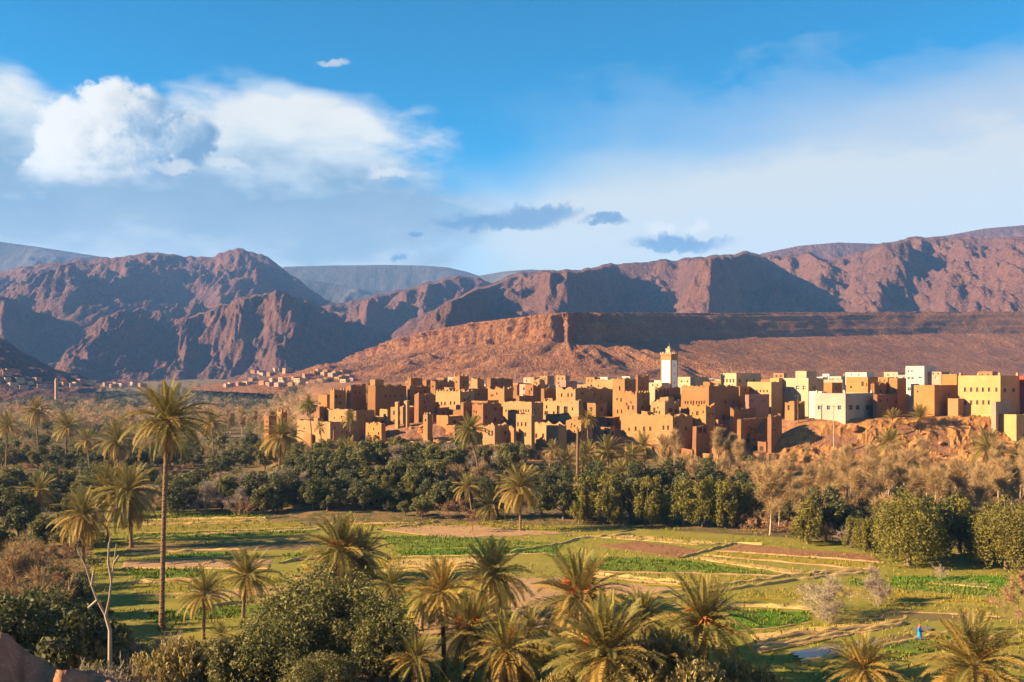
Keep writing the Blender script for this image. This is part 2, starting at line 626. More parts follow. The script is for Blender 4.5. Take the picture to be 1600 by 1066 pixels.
# long range on the right
sheet('mountain', [(590, 540), (640, 500), (690, 476), (740, 453), (790, 435), (815, 426), (850, 424), (910, 420), (960, 412), (1000, 409), (1040, 406), (1090, 403), (1130, 398), (1165, 394), (1190, 399), (1225, 399), (1262, 394), (1290, 404), (1315, 404), (1350, 390), (1385, 379), (1425, 371), (1470, 370), (1530, 372), (1600, 371), (1720, 378), (1950, 400)],
      [(590, 2300), (800, 2750), (1300, 2900), (1600, 2600), (1950, 2400)], 30, 1050, M_mtn2, rows=200, step=2.0, amp=78, sx=230, sy=300, seed=31, prof=0.8, fine=10, wav=3,
      spurs=[(790, 690, 0.03, 0.95, 110, 70), (960, 860, 0.12, 0.95, 150, 80), (1165, 1100, 0.06, 0.95, 190, 70), (1290, 1275, 0.10, 0.6, 40, 40), (1440, 1350, 0.05, 0.9, 50, 60)])  # spurs added and shaped to cast the broad shade over this range


# ------------------------------------------------------------------ mesa behind the town
def build_mesa():
    # rim in plan: (photo column, depth, crest row, cliff thickness m)
    rim = [(470, 1750, 588, 2), (520, 1600, 572, 10), (560, 1500, 551, 16), (610, 1400, 533, 20), (680, 1290, 515, 24), (740, 1200, 504, 28), (800, 1120, 497, 30),
           (850, 1060, 491, 30), (885, 1020, 488, 30), (925, 1060, 488.5, 30), (980, 1140, 489, 30), (1050, 1210, 489, 32), (1150, 1295, 489.5, 34), (1300, 1410, 488, 36), (1450, 1510, 487.5, 36), (1600, 1590, 486.5, 38), (1850, 1720, 486, 40)]
    s = np.linspace(0, 1, 620)
    rs = np.linspace(0, 1, len(rim))
    px = np.interp(s, rs, [r[0] for r in rim])
    D = np.interp(s, rs, [r[1] for r in rim])
    # smooth the plan
    ker = np.ones(25) / 25
    Dp = np.convolve(np.pad(D, 12, 'edge'), ker, 'valid')
    pxp = np.convolve(np.pad(px, 12, 'edge'), ker, 'valid')
    cpy = np.interp(pxp, [r[0] for r in rim], [r[2] for r in rim])
    cl = np.interp(pxp, [r[0] for r in rim], [r[3] for r in rim])
    X0 = (pxp - 800) / F * Dp
    Z0 = CZ - (cpy - HZ) / F * Dp
    tx = np.gradient(X0)
    ty = np.gradient(Dp)
    ln = np.hypot(tx, ty)
    nx, ny = ty / ln, -tx / ln            # outward (towards the viewer)
    flip = np.where(ny > 0, -1, 1)
    nx, ny = nx * flip, ny * flip
    for arr in (nx, ny):
        arr[:] = np.convolve(np.pad(arr, 20, 'edge'), np.ones(41) / 41, 'valid')
    arc = np.cumsum(ln)
    # profile rows: back of plateau, rim, cliff, talus
    rows = [(-260, 'p'), (-120, 'p'), (-50, 'p'), (-20, 'p'), (-6, 'p'), (-1.5, 'p')]
    cliff = np.linspace(0, 1, 26)
    talus = np.linspace(0, 1, 90)[1:] ** 1.1
    V = []
    base_z = np.interp(pxp, [470, 600, 900, 1300, 1850], [26, 27, 28, 28, 27])
    nz = ridged(arc / 26, arc * 0 + 3.0, 4, 4) - 1.0
    for r, _ in rows:
        V.append(np.stack([X0 - 0.3 * r, Dp - 0.95 * r, Z0 + 0.03 * r + fbm(arc / 30, arc * 0 + r / 20, 3, 6) * 0.5 * (r < -2)], -1))
    for c in cliff:
        wob = (ridged(arc / 22, c * 0.25 + arc * 0, 5, 12, 0.62) - 1.05) * 9.0 + (ridged(arc / 80, c * 0.15 + arc * 0, 3, 15) - 1) * 9 + fbm(arc / 6, c * 5 + arc * 0, 3, 19) * 1.2
        wob = wob * np.clip(cl / 24, 0.12, 1) * sm(0, 0.06, c)
        ledge = np.floor(c * 3) / 3 * 3 + c * 2.5
        rt = sm(900, 985, pxp)
        o = ledge * np.clip(cl / 24, 0.3, 1) + wob * (1 - 0.97 * rt) + rt * 2.0 * fbm(arc / 55, c * 2 + arc * 0, 4, 44) + rt * (cl * 0.85 * c + (c > 0.1) * 3)
        V.append(np.stack([X0 + nx * o, Dp + ny * o, Z0 - cl * c - 0.4 * fbm(arc / 9, arc * 0 + c * 4, 3, 3) * (c > 0.02)], -1))
    lastx, lasty, lastz = V[-1][:, 0], V[-1][:, 1], V[-1][:, 2]
    run = np.interp(pxp, [470, 600, 880, 1000, 1850], [110, 170, 190, 200, 210])
    for q in talus:
        o = run * q
        gul = (ridged((arc + q * 60) / 34, q * 1.6 + arc * 0, 5, 22, 0.55) - 1.0) * 7.5 * np.clip(q * 4, 0, 1) * np.clip((1 - q) * 3, 0, 1)
        big = (ridged(arc / 130, q * 0.8 + arc * 0, 3, 27, 0.5) - 1.0) * 9 * np.sin(math.pi * q)
        zz = base_z + (lastz - base_z) * (1 - q) ** 1.35 + (gul + big) * np.interp(pxp, [880, 980], [1.0, 0.0]) + np.interp(pxp, [880, 980], [0.0, 1.0]) * fbm(arc / 45, q * 7 + arc * 0, 5, 33, 0.55) * 0.9 * np.clip(q * 5, 0, 1) * np.clip((1 - q) * 3, 0, 1)
        # a rock band half way on the right side
        band = sm(960, 1050, pxp) * 2.0 * (sm(0.34, 0.20, q)) * (0.7 + 0.6 * fbm(arc / 60, arc * 0 + 2, 3, 2))
        V.append(np.stack([lastx + nx * o, lasty + ny * o, zz + band], -1))
    V.append(np.stack([lastx + nx * (run + 90), lasty + ny * (run + 90), base_z - 14], -1))
    V = np.stack(V)
    me = mesh_np('mesa', V.reshape(-1, 3), grid_faces(V.shape[0], V.shape[1])[:, ::-1], M_mesa)
    RAY.append((V.reshape(-1, 3), grid_faces(V.shape[0], V.shape[1])))
    link('mesa', me, kind='structure')


build_mesa()
# low dark spur at the left edge above the far village
sheet('hill', [(-300, 500), (-120, 510), (-40, 520), (0, 527), (20, 540), (50, 558), (80, 572), (125, 588), (150, 597)],
      1300, 4, 300, M_mtn2, rows=70, step=2.5, amp=16, sx=60, sy=90, seed=41, prof=1.0, fine=4, wav=3, back=200)
# earth bank at the bottom left, next to the camera
def build_bank():
    pxs = np.linspace(-420, 330, 150)
    cp = ipl([(-420, 1010), (-150, 985), (0, 984), (14, 990), (26, 1003), (45, 1012), (60, 1020), (100, 1032), (170, 1054), (230, 1082), (330, 1150)], pxs)
    ts = np.linspace(-1, 1, 60)
    V = []
    for t in ts:
        D = 34 - 15 * t + fbm(pxs / 60, pxs * 0 + 1, 2, 2) * 1.0
        zc = CZ - (cp - HZ) / F * 34
        x = (pxs - 800) / F * D
        z = zc - np.where(t < 0, 15 * np.abs(t) ** 0.8, 5.8 * t) + (fbm(x / 2.0, D / 2.0 + 0 * x, 5, 4) * 0.45 + fbm(x / .4, D / .4 + 0 * x, 3, 9) * 0.07) * min(1, abs(t) * 8 + 0.15)
        V.append(np.stack([x, D + 0 * x, z], -1))
    V = np.stack(V)
    m = rock_mat('bank_earth', (0.46, 0.20, 0.11), (0.36, 0.15, 0.085), (0.52, 0.27, 0.17), 0.5, 0, (0.9, 0.12))
    link('earth_bank', mesh_np('earth_bank', V.reshape(-1, 3), grid_faces(V.shape[0], V.shape[1])[:, ::-1], m), kind='structure')


build_bank()


from mathutils.bvhtree import BVHTree


def make_bvh():
    """everything the far villages can stand on"""
    V, Fc, n = [], [], 0
    for (v, f) in RAY0 + RAY[6:]:
        V.append(v)
        Fc.append(f + n)
        n += len(v)
    V = np.concatenate(V)
    Fc = np.concatenate(Fc)
    keep = (V[Fc[:, 0], 1] < 2600) & (V[Fc[:, 0], 1] > 300)
    return BVHTree.FromPolygons(V.tolist(), Fc[keep].tolist())


BVH = make_bvh()


def cast(px, py):
    d = Vector(((px - 800) / F, 1.0, -(py - HZ) / F)).normalized()
    p, _, _, _ = BVH.ray_cast(Vector((0, 0, CZ)), d, 5000)
    return p if p is not None else hit(px, py)


# ------------------------------------------------------------------ broken red bluff below the new quarter
def build_bluff():
    pxs = np.linspace(1205, 1760, 330)
    Ds = np.linspace(296, 258, 70)
    P, Dg = np.meshgrid(pxs, Ds)
    X = (P - 800) / F * Dg
    t = (296 - Dg) / 38.0
    env = np.clip(t * 5, 0, 1) * np.clip((1 - t) * 4, 0, 1) * sm(1205, 1235, P)
    Z = G(X, Dg)
    Z = Z + 0.12 + (env * ((ridged(X / 7.5, Dg / 5.5, 5, 51, 0.55) - 0.75) * 1.3 + fbm(X / 14, Dg / 9, 4, 52) * 1.2))
    Z = np.where((t < 0.01) | (t > 0.99) | (P < 1207), Z - 0.6, Z)
    me = mesh_np('bluff', np.stack([X, Dg, Z], -1).reshape(-1, 3), grid_faces(70, 330)[:, ::-1], rock_mat('bluff_earth', (0.31, 0.152, 0.055), (0.23, 0.105, 0.042), (0.39, 0.225, 0.085), 0.22, 0, (0.9, 0.3)), False)
    link('bluff', me, kind='structure')


build_bluff()


def build_haze():
    m = bpy.data.materials.new('haze_air')
    m.use_nodes = True
    t = NT(m.node_tree)
    for nd in list(t.n):
        t.n.remove(nd)
    out = t.n.new('ShaderNodeOutputMaterial')
    pv = t.n.new('ShaderNodeVolumePrincipled')
    pv.inputs['Color'].default_value = (0.17, 0.41, 1.0, 1)
    pv.inputs['Density'].default_value = HAZE
    pv.inputs['Anisotropy'].default_value = 0.0
    t.l.new(pv.outputs[0], out.inputs['Volume'])
    bm = bmesh.new()
    bmesh.ops.create_cube(bm, size=1.0)
    me = bpy.data.meshes.new('haze')
    bm.to_mesh(me)
    bm.free()
    me.materials.append(m)
    x0, x1, y0, y1, z0, z1 = -9800, 9800, -900, 6450, -12, 860
    o = link('haze', me, kind='stuff', loc=((x0 + x1) / 2, (y0 + y1) / 2, (z0 + z1) / 2), scale=(x1 - x0, y1 - y0, z1 - z0))


HAZE = 0.85e-4
build_haze()

# ================================================================== the town
def mud(name, c, k=1.0):
    c = tuple(q * k * 0.77 for q in c)

    def fn(t):
        p = t.geo('Position')
        o = t.oinfo('Random')
        n1 = t.noise(p, 0.22, 5, 0.6)
        n2 = t.noise(t.map(p, (1, 1, 0.25)), 1.1, 5, 0.65)       # rain streaks
        n3 = t.noise(t.map(p, (0.2, 0.2, 1.6)), 1.0, 2, 0.5)      # rammed courses
        col = t.mix(t.step(n1, 0.35, 0.68), tuple(q * 0.86 for q in c), tuple(min(1, q * 1.1) for q in c))
        col = t.mix(t.step(n2, 0.5, 0.72, 0, 0.5), col, tuple(q * 0.62 for q in c))
        col = t.mix(t.step(n3, 0.5, 0.62, 0, 0.16), col, tuple(q * 0.6 for q in c))
        col = t.mix(0.35, col, t.mix(o, tuple(q * 0.8 for q in c), tuple(min(1, q * 1.12) for q in c)))
        return col, t.add(n2, t.mul(n3, 0.5))
    return mat(name, fn, 0.95, 0.05, (0.6, 0.12))


PAL = {
    'ochre': mud('wall_ochre_mud', (0.31, 0.172, 0.074)),
    'tan': mud('wall_tan_mud', (0.34, 0.205, 0.097)),
    'brown': mud('wall_brown_mud', (0.285, 0.146, 0.062)),
    'red': mud('wall_red_mud', (0.28, 0.137, 0.066)),
    'orange': mud('wall_orange_plaster', (0.36, 0.182, 0.066)),
    'yellow': mud('wall_yellow_plaster', (0.50, 0.285, 0.125)),
    'cream': mud('wall_cream_plaster', (0.47, 0.35, 0.22)),
    'white': mud('wall_white_plaster', (0.56, 0.51, 0.44)),
    'grey': mud('wall_grey_plaster', (0.39, 0.34, 0.28)),
    'pink': mud('wall_pink_plaster', (0.36, 0.195, 0.155)),
    'crimson': mud('wall_crimson_plaster', (0.55, 0.085, 0.05)),
    'dusty': mud('wall_dusty_pink', (0.42, 0.28, 0.20)),
}
M_hole = mat('window_dark', lambda t: (0.018, 0.015, 0.013), 0.35, 0.4)
M_wood = mat('wood_frame', lambda t: t.mix(t.noise(t.geo('Position'), 6, 3), (0.10, 0.055, 0.03), (0.16, 0.09, 0.05)), 0.8)
M_blue = mat('blue_window_frame', lambda t: (0.10, 0.22, 0.34), 0.5, 0.3)
M_wht = mat('white_paint', lambda t: t.mix(t.noise(t.geo('Position'), 1.5, 4), (0.62, 0.60, 0.58), (0.80, 0.79, 0.77)), 0.7)
M_roofm = mud('mud_roof', (0.36, 0.22, 0.11))


class Geo:
    def __init__(self):
        self.v, self.f, self.mi = [], [], []

    def quad(self, a, b, c, d, mi=0):
        n = len(self.v)
        self.v += [a, b, c, d]
        self.f.append((n, n + 1, n + 2, n + 3))
        self.mi.append(mi)

    def box(self, x0, x1, y0, y1, z0, z1, mi=0):
        n = len(self.v)
        self.v += [(x0, y0, z0), (x1, y0, z0), (x1, y1, z0), (x0, y1, z0), (x0, y0, z1), (x1, y0, z1), (x1, y1, z1), (x0, y1, z1)]
        for f in ((0, 3, 2, 1), (4, 5, 6, 7), (0, 1, 5, 4), (1, 2, 6, 5), (2, 3, 7, 6), (3, 0, 4, 7)):
            self.f.append(tuple(n + i for i in f))
            self.mi.append(mi)

    def prism(self, pts0, pts1, mi=0, cap=True):
        n = len(self.v)
        k = len(pts0)
        self.v += list(pts0) + list(pts1)
        for i in range(k):
            j = (i + 1) % k
            self.f.append((n + i, n + j, n + k + j, n + k + i))
            self.mi.append(mi)
        if cap:
            self.f.append(tuple(n + k + i for i in range(k)))
            self.mi.append(mi)
            self.f.append(tuple(n + i for i in reversed(range(k))))
            self.mi.append(mi)

    def mesh(self, name, mats, smooth=False):
        me = bpy.data.meshes.new(name)
        me.from_pydata([tuple(p) for p in self.v], [], self.f)
        for m in (mats if isinstance(mats, (list, tuple)) else [mats]):
            me.materials.append(m)
        me.polygons.foreach_set('material_index', np.array(self.mi, dtype=np.int32))
        if smooth:
            me.polygons.foreach_set('use_smooth', np.full(len(self.f), True))
        me.update()
        return me


def house(name, label, xl, xm, xr, yt, D, col, yaw=38, winL=(), winR=(), style='mud', cat='house', group=None, par=0.8, tp=None, cren=0, base=None, frame=None, door=None):
    th = math.radians(yaw)
    c, s = math.cos(th), math.sin(th)
    um, ul, ur = (xm - 800) / F, (xl - 800) / F, (xr - 800) / F
    Xm = um * D
    wl = max(0.8, (Xm - ul * D) / (c + ul * s))
    den = s - ur * c
    wr = max(0.8, (ur * D - Xm) / max(den, 0.12))
    wl, wr = min(wl, 34), min(wr, 34)
    if wl < 2.5:
        wl = max(wl, 1.2)
    ztop = CZ - (yt - HZ) / F * D
    cs = [(Xm, D), (Xm - c * wl, D + s * wl), (Xm + s * wr, D + c * wr), (Xm - c * wl + s * wr, D + s * wl + c * wr)]
    gz = min(g1(*q) for q in cs)
    bz = (gz - 0.6) if base is None else CZ - (base - HZ) / F * D
    bz = min(bz, ztop - 2.2)
    H = ztop - bz
    root = link(name, None, label=label, cat=cat, group=group, loc=(Xm, D, bz), rot=(0, 0, math.pi / 2 - th))
    root.empty_display_size = 1.0
    tp = (0.035 if style == 'mud' else 0.0) if tp is None else tp
    sd = rng.random() * 50
    amp = (0.22 if rng.random() < 0.5 else 0.6) if style == 'mud' else 0.0
    cx, cy = wr / 2, wl / 2

    def tr(x, y, z):
        k = 1 - tp * z / H
        return (cx + (x - cx) * k, cy + (y - cy) * k, z)

    def top(x, y):
        if amp == 0:
            return H
        return H + amp * (math.sin(x * 1.1 + sd) * math.sin(y * 1.3 - sd * 2) * 0.8 + math.sin(x * 3.7 + y * 2.9 + sd) * 0.5 + math.sin(x * 7.3 - y * 8.1) * 0.3)

    def to_face(side, px, py):
        u = (px - 800) / F
        if side == 'L':
            a = (Xm - u * D) / (c + u * s)
            Y = D + a * s
        else:
            a = (u * D - Xm) / max(s - u * c, 0.05)
            Y = D + a * c
        return a, CZ - (py - HZ) / F * Y - bz, Y

    g = Geo()
    TH = 0.4

    def face(w, put, ops):
        # put(a, z, inset)
        As = {0.0, w}
        n = max(1, int(w / 1.6))
        for i in range(1, n):
            As.add(w * i / n)
        Zs = {0.0, H - 0.02}
        if not ops:
            Zs = {0.0, H - 0.02}
        for (a0, a1, z0, z1) in ops:
            As |= {a0, a1}
            Zs |= {z0, z1}
        As, Zs = sorted(As), sorted(Zs)
        for i in range(len(As) - 1):
            for j in range(len(Zs) - 1):
                a0, a1, z0, z1 = As[i], As[i + 1], Zs[j], Zs[j + 1]
                if a1 - a0 < 1e-4 or z1 - z0 < 1e-4:
                    continue
                am, zm = (a0 + a1) / 2, (z0 + z1) / 2
                if any(o[0] < am < o[1] and o[2] < zm < o[3] for o in ops):
                    continue
                last = j == len(Zs) - 2
                g.quad(put(a0, z0, 0), put(a1, z0, 0), put(a1, z1 if not last else None, 0), put(a0, z1 if not last else None, 0))
        for i in range(len(As) - 1):
            a0, a1 = As[i], As[i + 1]
            b0, b1 = min(max(a0, TH), w - TH), min(max(a1, TH), w - TH)
            g.quad(put(a0, None, 0), put(a1, None, 0), put(b1, None, TH), put(b0, None, TH))
            g.quad(put(b0, None, TH), put(b1, None, TH), put(b1, H - par, TH), put(b0, H - par, TH))
        for (a0, a1, z0, z1) in ops:
            dp = 0.28
            g.quad(put(a0, z0, 0), put(a1, z0, 0), put(a1, z0, dp), put(a0, z0, dp))
            g.quad(put(a0, z1, 0), put(a1, z1, 0), put(a1, z1, dp), put(a0, z1, dp))
            g.quad(put(a0, z0, 0), put(a0, z1, 0), put(a0, z1, dp), put(a0, z0, dp))
            g.quad(put(a1, z0, 0), put(a1, z1, 0), put(a1, z1, dp), put(a1, z0, dp))
            wg = Geo()
            wg.quad(put(a0, z0, dp), put(a1, z0, dp), put(a1, z1, dp), put(a0, z1, dp), 0)
            fg = Geo()
            if a1 - a0 > 0.5 and z1 - z0 > 0.5:
                b = 0.07
                am = (a0 + a1) / 2
                zm = z0 + (z1 - z0) * 0.55
                d1 = dp - 0.05
                for (p0, p1, q0, q1) in ((a0, a0 + b, z0, z1), (a1 - b, a1, z0, z1), (a0 + b, a1 - b, z0, z0 + b), (a0 + b, a1 - b, z1 - b, z1), (am - b / 2, am + b / 2, z0 + b, z1 - b), (a0 + b, am - b / 2, zm, zm + b), (am + b / 2, a1 - b, zm, zm + b)):
                    fg.quad(put(p0, q0, d1), put(p1, q0, d1), put(p1, q1, d1), put(p0, q1, d1), 0)
            wo = link('window', wg.mesh('window', M_hole), root)
            if fg.f:
                link('frame', fg.mesh('frame', frame or M_wood), wo)

    def ops_for(side, wins, w):
        r = []
        for q in wins:
            px, py, ww, hh = q
            a0, z, Y = to_face(side, px - ww / 2, py)
            a1, _, _ = to_face(side, px + ww / 2, py)
            a0, a1 = min(a0, a1), max(a0, a1)
            hz = hh / F * Y
            z0, z1 = z - hz / 2, z + hz / 2
            a0, a1 = max(a0, 0.25), min(a1, w - 0.25)
            z0, z1 = max(z0, 0.3), min(z1, H - par * 0.5)
            if a1 - a0 > 0.12 and z1 - z0 > 0.12 and not any(a0 < o[1] + .05 and a1 > o[0] - .05 and z0 < o[3] + .05 and z1 > o[2] - .05 for o in r):
                r.append((a0, a1, z0, z1))
        return r

    def mk(fx):
        def put(a, z, ins):
            x, y = fx(a, ins)
            return tr(x, y, top(x, y) if z is None else z)
        return put
    def auto(side, w, wins, x0, x1):
        if len(wins) > 2 or style != 'mud' or par < 0.5 or w < 3.5 or H < 3:
            return list(wins)
        r_ = list(wins)
        for _ in range(rng.randint(2, 5)):
            f_ = rng.uniform(0.15, 0.85)
            r_.append((x0 + (x1 - x0) * f_, yt + rng.uniform(6, 22), rng.uniform(1.5, 2.4), rng.uniform(2.4, 4.5)))
        return r_
    winL = auto('L', wl, winL, xm, xl)
    winR = auto('R', wr, winR, xm, xr)
    face(wl, mk(lambda a, i: (i, a)), ops_for('L', winL, wl))
    face(wr, mk(lambda a, i: (a, i)), ops_for('R', winR, wr))
    face(wl, mk(lambda a, i: (wr - i, a)), [])
    face(wr, mk(lambda a, i: (a, wl - i)), [])
    link('walls', g.mesh('walls', PAL[col]), root)
    r = Geo()
    k = TH - 0.1
    r.quad(tr(k, k, H - par), tr(wr - k, k, H - par), tr(wr - k, wl - k, H - par), tr(k, wl - k, H - par))
    r.quad(tr(k, k, H - par - 0.2), tr(wr - k, k, H - par - 0.2), tr(wr - k, wl - k, H - par - 0.2), tr(k, wl - k, H - par - 0.2))
    link('roof', r.mesh('roof', M_roofm), root)
    if cren:
        pts = [(0.45, 0.45), (wr - 0.45, 0.45), (0.45, wl - 0.45), (wr - 0.45, wl - 0.45)]
        if cren > 1:
            n = max(2, int(wl / 1.7))
            pts += [(0.25, 0.45 + (wl - 0.9) * i / n) for i in range(1, n)]
            n = max(2, int(wr / 1.7))
            pts += [(0.45 + (wr - 0.9) * i / n, 0.25) for i in range(1, n)]
        for (x, y) in pts:
            q = Geo()
            a = 0.34
            x2, y2, _ = tr(x, y, H)
            hz = 0.85 if cren == 1 else 0.6
            b0 = [(x2 - a, y2 - a, H - 0.35), (x2 + a, y2 - a, H - 0.35), (x2 + a, y2 + a, H - 0.35), (x2 - a, y2 + a, H - 0.35)]
            b1 = [(x2 + (p[0] - x2) * 0.6, y2 + (p[1] - y2) * 0.6, H + hz) for p in b0]
            q.prism(b0, b1)
            link('pinnacle', q.mesh('pinnacle', PAL[col]), root)
    # stair heads and store rooms on the roof
    if style == 'mud' and par > 0.5 and wl > 5 and wr > 5 and rng.random() < 0.75:
        q = Geo()
        w2, d2, h2 = rng.uniform(1.8, 3.0), rng.uniform(1.8, 3.4), rng.uniform(1.0, 1.9)
        x2, y2 = wr * rng.uniform(0.45, 0.85) - w2 / 2, wl * rng.uniform(0.45, 0.85) - d2 / 2
        x2, y2 = min(max(x2, 0.6), wr - w2 - 0.6), min(max(y2, 0.6), wl - d2 - 0.6)
        b0 = [(x2, y2, H - par - 0.02), (x2 + w2, y2, H - par - 0.02), (x2 + w2, y2 + d2, H - par - 0.02), (x2, y2 + d2, H - par - 0.02)]
        b1 = [(p[0] + rng.uniform(-.12, .12), p[1] + rng.uniform(-.12, .12), H - par + 0.4 + h2 + rng.uniform(-.25, .25)) for p in b0]
        q.prism(b0, b1)
        link('roof_room', q.mesh('roof_room', PAL[col]), root)
    return root, wl, wr, H


def row(px0, px1, n, py, w, h):
    return [(px0 + (px1 - px0) * i / max(1, n - 1), py, w, h) for i in range(n)]


